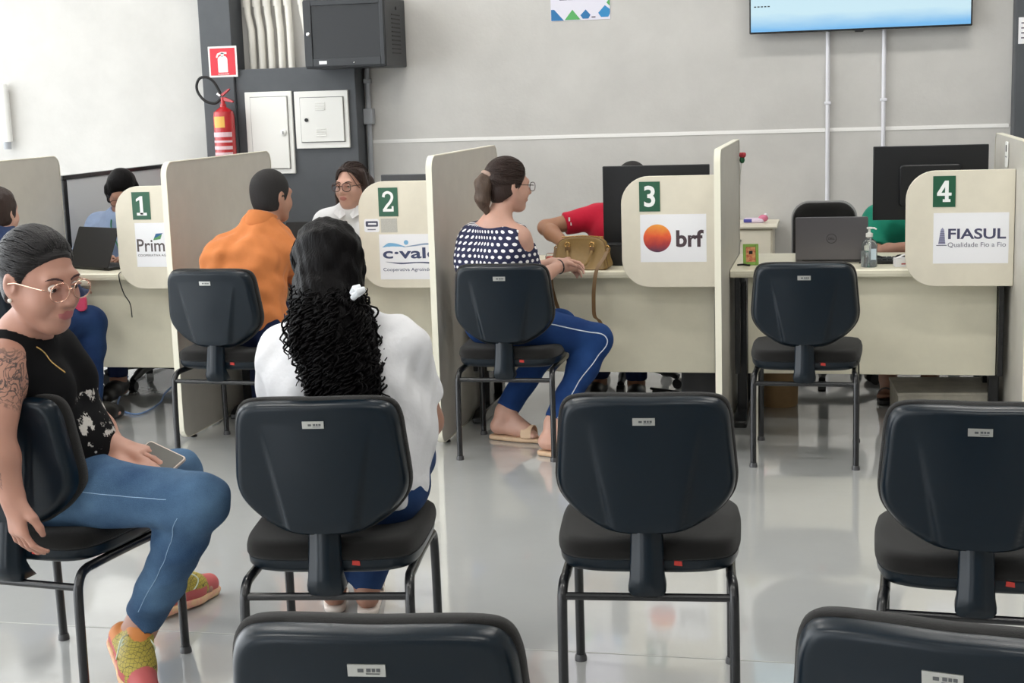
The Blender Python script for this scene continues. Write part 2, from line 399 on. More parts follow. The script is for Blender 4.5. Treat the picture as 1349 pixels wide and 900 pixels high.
# ---- fire extinguisher sign and extinguisher
sg = thing('extinguisher_sign', 'red fire extinguisher sign with white border on dark column', 'sign', (-3.868, 9.0, 1.73))
MB().box(-.098, -.003, 0, .098, 0, .196).build('plate', M['white_plastic'], sg)
MB().box(-.086, -.0045, .012, .086, -.003, .184).build('red_field', M['red_sign'], sg)
MB().prism(round_rect(-.033, .03, .033, .135, (.004, .004, .025, .025)), -.006, -.0045, 'y').box(-.010, -.006, .13, .010, -.0045, .155).prism([(-.045, .128), (-.035, .15), (-.008, .16), (.03, .158), (.03, .146), (-.01, .148), (-.03, .138), (-.036, .122)], -.006, -.0045, 'y').build('extinguisher_symbol', M['white_plastic'], sg)
tx = MB()
for i in range(9): tx.box(-.035+i*.0085, -.006, .017, -.029+i*.0085, -.0045, .022)
tx.build('small_print', M['white_plastic'], sg)

ex = thing('fire_extinguisher', 'red fire extinguisher with looped black hose on dark column', 'extinguisher', (-3.845, 8.905, .98))
MB().lathe([(0, 0), (.055, 0), (.068, .012), (.068, .50), (.062, .53), (.03, .555), (.02, .56), (.02, .58), (0, .58)], seg=28).build('cylinder', M['red_paint'], ex, smooth=True)
lb = MB()
def arcband(z0, z1, a0, a1, r=.0688, n=10):
    m = MB(); v = []; 
    for i in range(n+1):
        a = a0+(a1-a0)*i/n
        v += [(r*math.cos(a), r*math.sin(a), z0), (r*math.cos(a), r*math.sin(a), z1)]
    return m.add(v, [(2*i, 2*i+2, 2*i+3, 2*i+1) for i in range(n)])
arcband(.43, .50, -PI*.72, -PI*.36).build('yellow_label', mat('label_yellow', srgb(226, 176, 84), .5), ex)
lp = mat('label_pale', srgb(222, 190, 196), .5)
for z0, z1 in ((.37, .40), (.335, .348), (.29, .312), (.255, .272), (.19, .22)):
    arcband(z0, z1, -PI*.85, -PI*.15, .0690).build('label_strip', lp, ex)
MB().tube([(0, 0, .57), (0, 0, .62)], .014, 12).build('valve', M['red_paint'], ex, smooth=True)
MB().prism([(0, .60), (.07, .585), (.075, .595), (.02, .622), (-.01, .62)], -.01, .01, 'y').build('handle', M['red_paint'], ex, bevel=.002)
MB().prism([(0, .625), (.05, .665), (.055, .672), (.045, .675), (-.01, .64)], -.009, .009, 'y').build('lever', M['red_paint'], ex, bevel=.002)
MB().tube([(-.01, -.012, .63), (-.03, -.012, .645)], .009).build('gauge', M['chrome'], ex, smooth=True)
MB().tube(smooth_path([(-.015, 0, .61), (-.05, -.01, .585), (-.11, -.02, .60), (-.155, -.02, .65), (-.165, -.02, .70), (-.14, -.02, .745), (-.09, -.02, .75), (-.05, -.01, .72), (-.02, 0, .66), (-.012, 0, .63)]), .009, 10).build('hose', M['rubber'], ex, smooth=True)
MB().box(-.02, .066, .42, .02, .095, .52).build('bracket', M['black_metal'], ex)

# ---- emergency tube fitting on the far left wall, paper on right column
tb = thing('tube_fitting', 'white vertical tube fitting high on left white wall', 'lamp', (-5.55, WY, 1.30))
MB().tube([(0, -.05, .05), (0, -.05, .44)], .03, 16).build('tube', M['white_plastic'], tb, smooth=True)
MB().tube([(0, -.05, 0), (0, -.05, .05)], .026, 16).build('end_cap', M['grey_pipe'], tb, smooth=True)
MB().box(-.015, -.05, .05, .015, 0, .40).build('bracket', M['white_plastic'], tb)
np_ = thing('wall_notice', 'white paper notice on dark right column', 'notice', (1.13, 9.05, 1.755))
MB().box(-.105, -.002, 0, .105, 0, .15).build('sheet', M['paper'], np_)
nl = MB()
for i in range(4): nl.box(-.09, -.003, .03+i*.028, .08, -.002, .038+i*.028)
nl.build('printed_text', mat('print_grey', srgb(110, 100, 115), .6), np_)
# ================================================================ partitions, panels, desks
PX = [-4.228, -2.98, -1.732, -0.484, 0.764]; PY0, PY1, PH = 6.18, 7.46, 1.304
def partition(i, label):
    t = thing('desk_partition', label, 'partition', (PX[i], (PY0+PY1)/2, 0), 0, 'desk partitions')
    y0, y1 = PY0-(PY0+PY1)/2, PY1-(PY0+PY1)/2
    out = round_rect(y0+.004, .018, y1-.004, PH-.004, .06, 8)
    MB().prism(out, -.0115, .0115, 'x').build('board', M['partition'], t)
    # pale edging band all round
    o2 = round_rect(y0, .014, y1, PH, .064, 8); n = len(o2)
    rim = MB(); v = []
    for (a, b) in ((o2, -.0135), (o2, .0135)): v += [(b, p[0], p[1]) for p in a]
    v += [(-.0135, p[0], p[1]) for p in out]+[(.0135, p[0], p[1]) for p in out]
    f = []
    for k in range(n):
        j = (k+1) % n
        f += [(k, j, j+n, k+n), (k, k+2*n, j+2*n, j), (k+n, j+n, j+3*n, k+3*n)]
    rim.add(v, f).build('edging', M['edging'], t, smooth=50)
    for y in (y0+.13, y1-.13):
        MB().lathe([(0, 0), (.016, 0), (.016, .006), (.006, .009), (.006, .022), (0, .022)], (0, y, 0), 14).build('foot', M['rubber'], t, smooth=True)
    return t
partition(0, 'grey partition at the far left edge of the photo')
partition(1, 'grey partition between desk one and the orange-shirted man')
partition(2, 'grey partition directly left of the polka-dot woman')
p34 = partition(3, 'pale partition between desks three and four with a rose on it')
partition(4, 'pale partition at the right edge beside desk four')

for i in range(1, 5):
    w = ('one', 'two', 'three', 'four')[i-1]
    x1 = PX[i]-.0135; x0 = x1-.452
    t = thing('privacy_panel', 'cream rounded privacy panel carrying the green number %s' % w, 'panel', (x1, 6.6025, .672), 0, 'numbered privacy panels')
    out = round_rect(x0-x1, 0, 0, .503, (.125, .002, .002, .125), 10)
    MB().prism(out, -.0125, .0125, 'y').build('board', M['laminate'], t, bevel=.003)
    MB().box(-.02, .0125, .05, 0, .03, .09).build('bracket', M['black_metal'], t)

DESK = []
for i in range(4):
    w = ('one', 'two', 'three', 'four')[i]
    xa, xb = PX[i]+.016, PX[i+1]-.016
    t = thing('service_desk', 'cream laminate service desk in bay %s, black metal legs' % w, 'desk', ((xa+xb)/2, 7.04, 0), 0, 'service desks')
    hx = (xb-xa)/2
    prof = [(-.345, .700), (-.35, .705), (-.352, .717), (-.35, .73), (-.342, .735), (.345, .735), (.35, .73), (.35, .705), (.345, .70)]
    MB().prism(prof, -hx, hx, 'x').build('desktop', mat('desk_laminate', srgb(226, 221, 200), .35, noise=.03, nscale=9), t)
    MB().box(-hx+.075, -.285, .245, hx-.045, -.267, .70).build('modesty_panel', M['deskgrey'], t, bevel=.002)
    for s in (-1, 1):
        lg = MB().box(s*(hx-.042)-.022, -.20, .03, s*(hx-.042)+.022, -.12, .70).box(s*(hx-.042)-.022, .08, .03, s*(hx-.042)+.022, .15, .70).build('leg', M['black_metal'], t, bevel=.004)
        lf = MB().prism([(-.36, .0), (.30, 0), (.30, .03), (.25, .055), (-.30, .055), (-.36, .03)], s*(hx-.042)-.03, s*(hx-.042)+.03, 'x').build('leg_foot', M['black_metal'], t, bevel=.006)
        MB().box(s*(hx-.03)-.012, -.33, .25, s*(hx-.03)+.012, -.286, .70).build('front_upright', M['black_metal'], t, bevel=.003)
        MB().box(s*(hx-.042)-.02, -.28, .672, s*(hx-.042)+.02, .25, .70).build('top_rail', M['black_metal'], t)
    DESK.append(t)

# ---------------------------------------------------------------- visitor chair
def chair_meshes():
    D = {}
    half = [(.0, 0), (.075, .001), (.148, -.002), (.182, -.014), (.198, -.045), (.204, -.10), (.210, -.165), (.212, -.208), (.202, -.246), (.170, -.286), (.126, -.318), (.085, -.338), (.04, -.345), (0, -.346)]
    pts = half+[(-x, z) for x, z in half[-2:0:-1]]
    out = smooth_closed([(x, z, 0) for x, z in pts], 88)
    out = [(p[0], p[1]) for p in out]
    cx, cz = 0, -.17
    TOP = .848
    def pos(x, z, d):
        # d: depth towards the sitter (+y); plane leans back towards the top, sides wrap forward
        return (x, -.200-.05*(z+.345)/.345+d+.020*(x/.21)**2, TOP+z)
    def ridge(x, z):
        tt = min(1, max(0, (-z-.05)/.26)); xr = .134-.048*tt
        w = .007+.006*tt; q = min(1, max(0, (xr+w/2-abs(x))/w)); q = q*q*(3-2*q)
        return -.019*tt**1.1*q
    def ring(s, d, rd=False):
        r = []
        for x, z in out:
            xx, zz = cx+(x-cx)*s, cz+(z-cz)*s
            r.append(pos(xx, zz, d+(ridge(xx, zz) if rd else 0)))
        return r
    sh = MB(); rr = [ring(.97, .004), ring(1.0, .002), ring(1.0, -.006), ring(.990, -.015), ring(.972, -.025), ring(.950, -.0315), ring(.925, -.0340)]
    for q in (.90, .88, .86, .83, .80, .77, .74, .71, .68, .65, .62, .59, .56, .53, .5, .47, .44, .40, .36, .32, .27, .22, .16, .1, .04):
        rr.append(ring(q, -.0345-.004*(1-q), True))
    sh.rings(rr); D['backrest_shell'] = sh.mesh('backrest_shell', M['shell'], 60)
    cu = MB(); cu.rings([ring(.9, .001), ring(1.0, .002), ring(1.028, .010), ring(1.032, .022), ring(1.018, .036), ring(.985, .046), ring(.93, .052), ring(.8, .054), ring(.5, .050), ring(.2, .048)])
    D['backrest_cushion'] = cu.mesh('backrest_cushion', M['fabric'], 60)
    # metal tag and its print, on the shell's back face
    def pl(x0, z0, x1, z1, d0, d1):
        m = MB(); v = [pos(x, z, d) for d in (d0, d1) for z in (z0, z1) for x in (x0, x1)]
        return m.add(v, [(0, 2, 3, 1), (4, 5, 7, 6), (0, 1, 5, 4), (2, 6, 7, 3), (0, 4, 6, 2), (1, 3, 7, 5)])
    D['metal_tag'] = pl(-.026, -.062, .026, -.044, -.0385, -.034).mesh('metal_tag', M['steel'])
    pr = MB()
    for a in ((-.012, -.0555, -.004, -.0505), (0.0, -.055, .006, -.050), (.0075, -.055, .012, -.050), (.0135, -.055, .019, -.050), (-.001, -.0585, .018, -.0572)):
        q = pl(a[0], a[1], a[2], a[3], -.0390, -.0385); pr.add(q.v, q.f)
    D['tag_print'] = pr.mesh('tag_print', mat('etched_grey', srgb(84, 86, 88), .5))
    # seat
    so = smooth_closed([(x, y, 0) for x, y in ((0, -.212), (.12, -.210), (.19, -.185), (.218, -.12), (.226, 0), (.226, .12), (.212, .20), (.165, .243), (.08, .252), (0, .253), (-.08, .252), (-.165, .243), (-.212, .20), (-.226, .12), (-.226, 0), (-.218, -.12), (-.19, -.185), (-.12, -.210))], 72)
    def sr(s, z, dz=0):
        return [(p[0]*s, .02+(p[1]-.02)*s, z-.012*max(0, (p[1]*s-.15)/.1)) for p in so]
    D['seat_pan'] = MB().rings([sr(.1, .398), sr(.7, .398), sr(.88, .400), sr(.96, .408), sr(.99, .420), sr(1.0, .438)]).mesh('seat_pan', M['shell'], 60)
    D['seat'] = MB().rings([sr(.9, .437), sr(.995, .4385), sr(1.012, .446), sr(1.012, .458), sr(.995, .472), sr(.95, .481), sr(.86, .484), sr(.6, .481), sr(.3, .479), sr(.05, .479)]).mesh('seat', M['fabric'], 60)
    # spine bracket behind the seat
    sp = MB(); w = .041
    def sect(y, z, ww, dep, bul):
        pts = [(-ww, y+dep, z), (-ww, y, z), (-ww*.86, y-.006, z)]
        for a in np.linspace(-.62, .62, 9): pts.append((ww*a, y-.008-bul*max(0, 1-(a/.62)**2)**.5, z))
        return pts+[(ww*.86, y-.006, z), (ww, y, z), (ww, y+dep, z)]
    sp.rings([sect(-.222, .545, w*.92, .014, .008), sect(-.224, .50, w*.94, .016, .011), sect(-.232, .45, w*.97, .02, .013), sect(-.240, .405, w*1.02, .03, .013), sect(-.242, .385, w*1.10, .04, .010), sect(-.238, .370, w*1.10, .05, .006), sect(-.232, .358, w*.95, .06, .003)])
    D['spine'] = sp.mesh('spine', M['shell'], 50)
    D['red_tag'] = MB().prism([(.064, .428), (.084, .426), (.083, .437), (.065, .439)], -.2165, -.2125, 'y').mesh('red_tag', M['red_cloth'])
    r = .0125
    for s in (-1, 1):
        rear = smooth_path([(s*.207, -.238, .004), (s*.207, -.236, .20), (s*.206, -.232, .33), (s*.205, -.224, .363), (s*.203, -.205, .383), (s*.200, -.175, .389)], 5)
        D['leg%d' % s] = MB().tube(rear, r, 12).mesh('leg', M['black_metal'], True)
        front = smooth_path([(s*.200, -.176, .389), (s*.200, .0, .388), (s*.203, .175, .383), (s*.205, .215, .372), (s*.206, .233, .335), (s*.207, .24, .20), (s*.207, .243, .004)], 5)
        D['fleg%d' % s] = MB().tube(front, r, 12).mesh('leg', M['black_metal'], True)
        for nm, y in (('r', -.238), ('f', .243)):
            D['cap%s%d' % (nm, s)] = MB().lathe([(0, 0), (.017, 0), (.017, .008), (.0145, .018), (0, .018)], (s*.207, y, 0), 14).mesh('foot_cap', mat('foot_cap_grey', srgb(70, 70, 72), .35), True)
    D['rear_crossbar'] = MB().tube([(-.205, -.228, .352), (.205, -.228, .352)], .010, 10).mesh('crossbar', M['black_metal'], True)
    D['front_crossbar'] = MB().tube([(-.20, .12, .386), (.20, .12, .386)], .010, 10).mesh('crossbar', M['black_metal'], True)
    return D
CH = chair_meshes()
def chair(label, x, y, deg):
    t = thing('visitor_chair', label, 'chair', (x, y, 0), math.radians(deg), 'black visitor chairs')
    mesh_obj('seat', CH['seat'], t); mesh_obj('seat_pan', CH['seat_pan'], t)
    b = mesh_obj('backrest', CH['backrest_shell'], t)
    mesh_obj('cushion', CH['backrest_cushion'], b)
    tg = tag(mesh_obj('metal_tag', CH['metal_tag'], b), 'small silver maker tag')
    mesh_obj('spine', CH['spine'], t); tag(mesh_obj('cloth_tag', CH['red_tag'], t), 'small red cloth tag')
    p = mesh_obj('tag_print', CH['tag_print'], b)
    for s in (-1, 1):
        for nm in ('leg', 'fleg'):
            l = mesh_obj('leg', CH['%s%d' % (nm, s)], t)
            mesh_obj('foot_cap', CH['cap%s%d' % ('r' if nm == 'leg' else 'f', s)], l)
    mesh_obj('crossbar', CH['rear_crossbar'], t); mesh_obj('crossbar', CH['front_crossbar'], t)
    return t
chair('empty black chair drawn up to desk four', -.117, 6.21, -1)
chair('black chair at desk three under the polka-dot woman', -1.384, 6.225, 1)
chair('black chair at desk two under the orange-shirted man', -2.64, 6.11, -3)
chair('black chair under the tattooed woman at the left', -2.055, 3.49, -6.3)
chair('black chair under the woman in the white T-shirt', -1.248, 3.485, 8)
chair('empty black chair beside the white T-shirt woman, in mid row', -.457, 3.58, 5)
chair('empty black chair in mid row cut off by the right edge', .325, 3.53, -3)
chair('nearest black chair cut off by the bottom edge, left of two', -.642, 2.055, 6)
chair('nearest black chair cut off by the bottom right corner', .195, 2.125, -12)
# ================================================================ numbers and paper signs on the privacy panels
PF = 6.59
def strip(path, ths, parent, name, m, y=-.0012):
    """flat printed ribbon of changing width in the x-z plane"""
    P = smooth_path([(a, b, 0) for a, b in path], 8); n = len(P)
    T = np.interp(np.linspace(0, 1, n), np.linspace(0, 1, len(ths)), ths); up = []; dn = []
    for i, p in enumerate(P):
        d = (P[min(i+1, n-1)]-P[max(i-1, 0)]).normalized(); q = Vector((-d.y, d.x, 0))*T[i]
        up.append((p+q)[:2]); dn.append((p-q)[:2])
    v = [(a[0], y-.0005, a[1]) for a in up]+[(a[0], y-.0005, a[1]) for a in dn]
    return MB().add(v, [(i, i+1, n+i+1, n+i) for i in range(n-1)]).build(name, m, parent)

white_ink = mat('white_ink', srgb(245, 246, 244), .5)
def plate(x0, z0, digit, word):
    t = thing('number_plate', {'1': 'green plate with white numeral one above the leaf-logo paper', '2': 'green plate with white numeral two above the small sticker', '3': 'green plate with white numeral three above the orange-ball paper', '4': 'green plate with white numeral four above the yarn-cone paper'}[digit], 'sign', (x0+.047, PF, z0), 0, 'green desk number plates')
    MB().box(-.047, -.003, 0, .047, 0, .134).build('plate', M['green_plate'], t)
    g = dict(x0=-.028, w=.056)
    if digit == '1':
        o = MB().prism([(-.006, .024), (.010, .024), (.010, .114), (-.002, .114), (-.024, .100), (-.024, .088), (-.006, .096)], -.0042, -.003, 'y').box(-.024, -.0042, .020, .028, -.003, .033)
        o.build('numeral', white_ink, t)
    elif digit == '4':
        o = MB().prism([(.002, .114), (.018, .114), (.018, .062), (.030, .062), (.030, .049), (.018, .049), (.018, .034), (.026, .034), (.026, .022), (-.006, .022), (-.006, .034), (.003, .034), (.003, .049), (-.030, .049), (-.030, .060)], -.0042, -.003, 'y')
        o.build('numeral', white_ink, t)
        MB().prism([(-.012, .062), (.003, .062), (.003, .086)], -.0046, -.0042, 'y').build('numeral_counter', M['green_plate'], t)
    elif digit == '2':
        strip([(-.022, .090), (-.017, .105), (.0, .112), (.017, .103), (.020, .085), (.010, .066), (-.008, .046), (-.020, .028)], [.0065, .0065], t, 'numeral', white_ink, -.0036)
        MB().box(-.026, -.0042, .022, .026, -.003, .035).box(.017, -.0042, .035, .026, -.003, .047).build('numeral_foot', white_ink, t)
    else:
        text('numeral', '3', -.025, .020, .050, .096, -.003, white_ink, t, bold=.02)
    return t
plate(-3.352, 1.013, '1', 'one'); plate(-2.096, 1.012, '2', 'two'); plate(-.866, 1.017, '3', 'three'); plate(.411, 1.018, '4', 'four')

def sheet(label, x0, z0, x1, z1):
    t = thing('paper_sign', label, 'paper sign', ((x0+x1)/2, PF, z0))
    w = (x1-x0)/2
    MB().box(-w, -.0012, 0, w, 0, z1-z0).build('sheet', M['paper'], t)
    return t, (x0+x1)/2, z0
# one
t, cx, cz = sheet('white paper sign with grey lettering and green-blue leaf, below number one', -3.348, .780, -3.050, .996)
g1 = mat('print_warm_grey', srgb(92, 84, 84), .6)
text('lettering', 'Primato', -3.342-cx, .855-cz, .255, .062, -.0012, g1, t, bold=.012)
text('small_lettering', 'COOPERATIVA AGROINDUSTRIAL', -3.340-cx, .832-cz, .272, .011, -.0012, g1, t, bold=.008)
MB().prism([(-3.254-cx, .911-cz), (-3.216-cx, .916-cz), (-3.205-cx, .944-cz), (-3.240-cx, .940-cz)], -.002, -.0012, 'y').build('printed_leaf', mat('leaf_green', srgb(92, 150, 96), .6), t)
MB().prism([(-3.250-cx, .920-cz), (-3.226-cx, .930-cz), (-3.199-cx, .946-cz), (-3.238-cx, .943-cz)], -.0026, -.002, 'y').build('printed_leaf', mat('leaf_blue', srgb(44, 98, 146), .6), t)
# two
t, cx, cz = sheet('white paper sign with navy lettering and blue wave, below number two', -2.102, .713, -1.785, .927)
nv = mat('print_slate_navy', srgb(62, 70, 104), .6); sk = mat('print_pale_blue', srgb(120, 176, 214), .6)
text('lettering', 'c\u00b7vale', -2.086-cx, .812-cz, .272, .052, -.0012, nv, t, bold=.022)
text('small_lettering', 'Cooperativa Agroindustrial', -2.087-cx, .748-cz, .285, .020, -.0012, nv, t, bold=.005)
strip([(-2.086-cx, .866-cz), (-2.055-cx, .877-cz), (-2.02-cx, .876-cz), (-1.975-cx, .868-cz)], [.001, .009, .007, .001], t, 'printed_wave', sk)
strip([(-1.985-cx, .866-cz), (-1.93-cx, .873-cz), (-1.87-cx, .880-cz), (-1.80-cx, .874-cz)], [.001, .003, .004, .001], t, 'printed_wave', mat('print_grey_blue', srgb(140, 160, 186), .6))
strip([(-2.074-cx, .797-cz), (-2.0-cx, .789-cz), (-1.92-cx, .793-cz), (-1.85-cx, .790-cz), (-1.80-cx, .782-cz)], [.0005, .0035, .0025, .004, .0005], t, 'printed_wave', nv)
MB().prism([(-1.970-cx+.011*math.cos(a), .888-cz+.011*math.sin(a)) for a in np.linspace(0, 2*PI, 20, endpoint=False)], -.002, -.0012, 'y').build('printed_dot', sk, t)
# three
t, cx, cz = sheet('white paper sign with orange-red ball and brown lettering, below number three', -.864, .787, -.566, 1.003)
def ball_mat():
    k = NT('print_sunset'); tc = k.n('ShaderNodeTexCoord'); sp = k.n('ShaderNodeSeparateXYZ'); k.l(tc.outputs['Object'], sp.inputs[0])
    nz = k.n('ShaderNodeTexNoise', i_Scale=30.0, i_Detail=2.0); k.l(tc.outputs['Object'], nz.inputs[0])
    m = k.n('ShaderNodeMath', operation='MULTIPLY_ADD', i_1=.04); k.l(nz.outputs['Fac'], m.inputs[0]); k.l(sp.outputs[2], m.inputs[2])
    mr = k.n('ShaderNodeMapRange', i_1=.065, i_2=.19); k.l(m.outputs[0], mr.inputs[0])
    cr = k.n('ShaderNodeValToRGB'); e = cr.color_ramp.elements; e[0].color = srgb(84, 52, 74); e[1].color = srgb(240, 160, 60); e.new(.28).color = srgb(168, 50, 52); e.new(.6).color = srgb(228, 92, 48)
    k.l(mr.outputs[0], cr.inputs[0]); k.l(cr.outputs[0], k.b.inputs['Base Color']); k.b.inputs['Roughness'].default_value = .6
    return k.m
bo = MB().prism([(-.787-cx+.063*math.cos(a), .895-cz+.063*math.sin(a)) for a in np.linspace(0, 2*PI, 48, endpoint=False)], -.002, -.0012, 'y').build('printed_ball', ball_mat(), t)
text('lettering', 'brf', -.702-cx, .854-cz, .124, .078, -.0012, mat('print_brown', srgb(72, 56, 62), .6), t, bold=.03)
# four
t, cx, cz = sheet('white paper sign with navy lettering and yarn cone, below number four', .415, .772, .728, .992)
nv4 = mat('print_navy_grey', srgb(70, 70, 98), .6)
text('lettering', 'FIASUL', .477-cx, .878-cz, .240, .046, -.0012, nv4, t, bold=.022)
text('small_lettering', 'Qualidade Fio a Fio', .476-cx, .840-cz, .241, .024, -.0012, mat('print_mid_grey', srgb(126, 124, 138), .6), t, bold=.006)
mc = MB().prism([(.436-cx, .857-cz), (.466-cx, .857-cz), (.460-cx, .920-cz), (.453-cx, .929-cz), (.446-cx, .920-cz)], -.0018, -.0012, 'y')
mc.build('printed_cone', mat('print_lilac_grey', srgb(150, 150, 176), .6), t)
ln = MB()
for i in range(7): ln.box(.438+.001*i-cx, -.0022, .862+i*.008-cz, .465-.0007*i-cx, -.0018, .8645+i*.008-cz)
ln.box(.428-cx, -.0022, .850-cz, .472-cx, -.0012, .853-cz); ln.build('printed_thread', nv4, t)
# small stickers on panel two
t = thing('sticker', 'small white sticker with dark band beside the number two', 'sticker', (-2.134, PF, .938))
MB().prism(round_rect(-.038, 0, .036, .062, .010), -.001, 0, 'y').build('backing', M['paper'], t)
MB().prism(round_rect(-.030, .026, .030, .052, .005), -.0018, -.001, 'y').build('dark_band', mat('print_dark', srgb(70, 70, 92), .5), t)
sl = MB().box(-.018, -.0024, .035, .022, -.0018, .043)
sl.build('band_print', M['paper'], t)
MB().box(-.022, -.0016, .010, .018, -.001, .015).build('small_print', mat('print_mid_grey', srgb(126, 124, 138), .6), t)
t = thing('blank_card', 'plain grey card stuck beside the white sticker', 'card', (-2.050, PF, .936))
MB().box(-.040, -.001, 0, .040, 0, .066).build('card', mat('grey_card', srgb(186, 184, 176), .6, noise=.1, nscale=300), t)

# ================================================================ things on and around the desks
DZ = .735
def monitor(label, x, y, w, z0, z1, rz=0, grey=False):
    t = thing('monitor', label, 'monitor', (x, y, DZ), rz)
    c = mat('charcoal_plastic', srgb(70, 72, 76), .5) if grey else mat('monitor_black', srgb(10, 12, 17), .4)
    h0, h1 = z0-DZ, z1-DZ
    MB().box(-w/2, -.012, h0, w/2, .012, h1).build('casing', c, t, bevel=.004)
    MB().box(-w/2+.008, .0122, h0+.02, w/2-.008, .0135, h1-.008).build('screen', M['screen_black'], t)
    zc = (h0+h1)/2
    b = MB().prism(round_rect(-w*.27, zc-.11, w*.27, zc+.085, .02), -.034, -.012, 'y').build('back_housing', c, t, bevel=.006)
    MB().box(-.01, -.0352, zc-.045, .035, -.034, zc-.03).box(-.012, -.0352, zc-.085, .036, -.034, zc-.055).build('rating_label', mat('label_grey', srgb(92, 94, 98), .5), b)
    MB().box(-.03, -.062, .012, .03, -.034, zc).build('stand_neck', c, t, bevel=.006)
    MB().prism(round_rect(-.12, -.14, .12, .07, .02), 0, .012, 'z').build('stand_base', c, t, bevel=.003)
    return t
monitor('large black monitor standing on desk three behind the panel', -.853, 7.12, .52, .770, 1.198)
monitor('large black monitor raised over desk four', .43, 7.12, .518, .918, 1.263, 0)
monitor('grey monitor whose top edge shows above panel two', -2.00, 7.14, .50, .84, 1.178, 0, True)
t = thing('desktop_computer', 'small black desktop computer under the monitor on desk three', 'computer', (-1.02, 6.93, DZ))
MB().box(-.09, -.03, 0, .09, .03, .105).build('case', M['black_plastic'], t, bevel=.004)
MB().box(-.08, -.0315, .01, .08, -.03, .09).build('front_grille', M['ink'], t)

def laptop(label, x, y, rz, m, logo=False, tilt=14, w=.33, h=.215):
    t = thing('laptop', label, 'laptop', (x, y, DZ), math.radians(rz), None)
    MB().prism(round_rect(-w/2, 0, w/2, .235, .01), .002, .016, 'z').build('base', m, t, bevel=.002)
    kb = MB()
    for r in range(5):
        for c in range(12): kb.box(-w/2+.022+c*.0242, .055+r*.019, .016, -w/2+.042+c*.0242, .070+r*.019, .0175)
    tag(kb.build('keyboard', M['ink'], t), None, None, None, 'stuff')
    mx = Matrix.Translation((0, .0, .014)) @ Matrix.Rotation(math.radians(tilt), 4, 'X')
    ld = MB().prism(round_rect(-w/2, 0, w/2, h, .008), -.007, 0, 'y').xf(mx).build('lid', m, t, bevel=.002)
    MB().box(-w/2+.008, .0002, .012, w/2-.008, .0012, h-.008).xf(mx).build('screen', M['screen_black'], ld)
    if logo:
        a = np.linspace(0, 2*PI, 28, endpoint=False)
        rg = MB().tube([(.022*math.cos(q), 0, .022*math.sin(q)) for q in list(a)+[0]], .0012, 6).xf(mx @ Matrix.Translation((0, -.0072, h*.5))).build('lid_emblem', mat('dark_chrome', srgb(52, 53, 56), .3, metal=.6), ld)
        tt = text('emblem_lettering', 'DELL', -.014, h*.5-.005, .028, .010, -.0072, MATS['dark_chrome'], ld, bold=.01)
        me = tt.data; me.transform(mx)
    MB().tube([(-w/2+.03, 0, .014), (w/2-.03, 0, .014)], .006, 8).build('hinge', M['black_plastic'], t)
    return t
laptop('open grey laptop seen from behind on desk four', -.018, 6.97, 0, mat('laptop_grey', srgb(104, 102, 106), .35, metal=.3), True, 6, .330, .203)
laptop('open black laptop seen from behind on desk one', -3.765, 6.87, -24, mat('laptop_black', srgb(17, 17, 19), .5), False, -24, .32, .215)
laptop('black laptop on desk two in front of the bespectacled clerk', -2.56, 6.98, 5, MATS['laptop_black'], False, -10, .32, .21)

# hand sanitiser pump bottle
t = thing('sanitiser_bottle', 'clear sanitiser bottle with white pump on desk four', 'bottle', (.150, 6.80, DZ))
cl = mat('clear_plastic', srgb(225, 232, 236), .05, trans=.92)
MB().lathe([(0, 0), (.034, 0), (.036, .006), (.036, .095), (.030, .115), (.014, .128), (.013, .138), (0, .138)], seg=24).build('bottle', cl, t, smooth=True)
MB().lathe([(0, .003), (.032, .003), (.033, .07), (0, .07)], seg=24).build('gel', mat('clear_gel', srgb(214, 224, 230), .05, trans=.9), t, smooth=True)
MB().box(.006, -.0372, .035, .030, -.030, .085).build('label', mat('pale_label', srgb(200, 216, 226), .5), t)
pm = MB().lathe([(0, .136), (.016, .136), (.016, .152), (.006, .156), (.005, .170), (.012, .172), (.012, .180), (0, .180)], seg=18).build('pump', M['white_plastic'], t, smooth=True)
MB().tube([(0, 0, .176), (.022, -.008, .176), (.030, -.011, .170)], .004, 8).build('nozzle', M['white_plastic'], pm, smooth=True)
MB().tube([(0, 0, .02), (.004, 0, .13)], .003, 6).build('dip_tube', M['white_plastic'], pm)

# green photo frame
t = thing('photo_frame', 'small lime green photo frame on desk four beside the partition', 'picture frame', (-.385, 6.88, DZ), math.radians(8))
mx = Matrix.Rotation(math.radians(-12), 4, 'X')
fr = MB().box(-.036, -.006, 0, -.022, 0, .10).box(.022, -.006, 0, .036, 0, .10).box(-.022, -.006, 0, .022, 0, .016).box(-.022, -.006, .086, .022, 0, .10).xf(mx).build('frame', mat('lime_paint', srgb(132, 172, 72), .4), t, bevel=.002)
MB().box(-.022, -.003, .016, .022, 0, .086).xf(mx).build('photo', mat('photo_print', srgb(196, 72, 50), .3, col2=srgb(228, 176, 110), nscale=60), t)
MB().box(-.008, .0, .0, .008, .004, .07).xf(Matrix.Translation((0, .03, .002)) @ Matrix.Rotation(math.radians(24), 4, 'X')).build('strut', M['ink'], t)
t = thing('desk_cable', 'short black cable lying by the green photo frame', 'cable', (-.40, 6.86, DZ))
MB().tube(smooth_path([(-.045, -.005, .005), (-.02, .012, .005), (.0, -.01, .005), (.012, -.018, .005)]), .0045, 8).build('cable', M['rubber'], t, smooth=True)
t = thing('small_carton', 'small white carton at the edge of panel four', 'box', (.305, 6.80, DZ), .2)
MB().box(-.045, -.025, 0, .045, .025, .04).build('carton', M['paper'], t, bevel=.001)
MB().prism([(-.045, .04), (.0, .058), (.003, .057), (-.042, .038)], -.025, .0, 'y').build('flap', M['paper'], t)
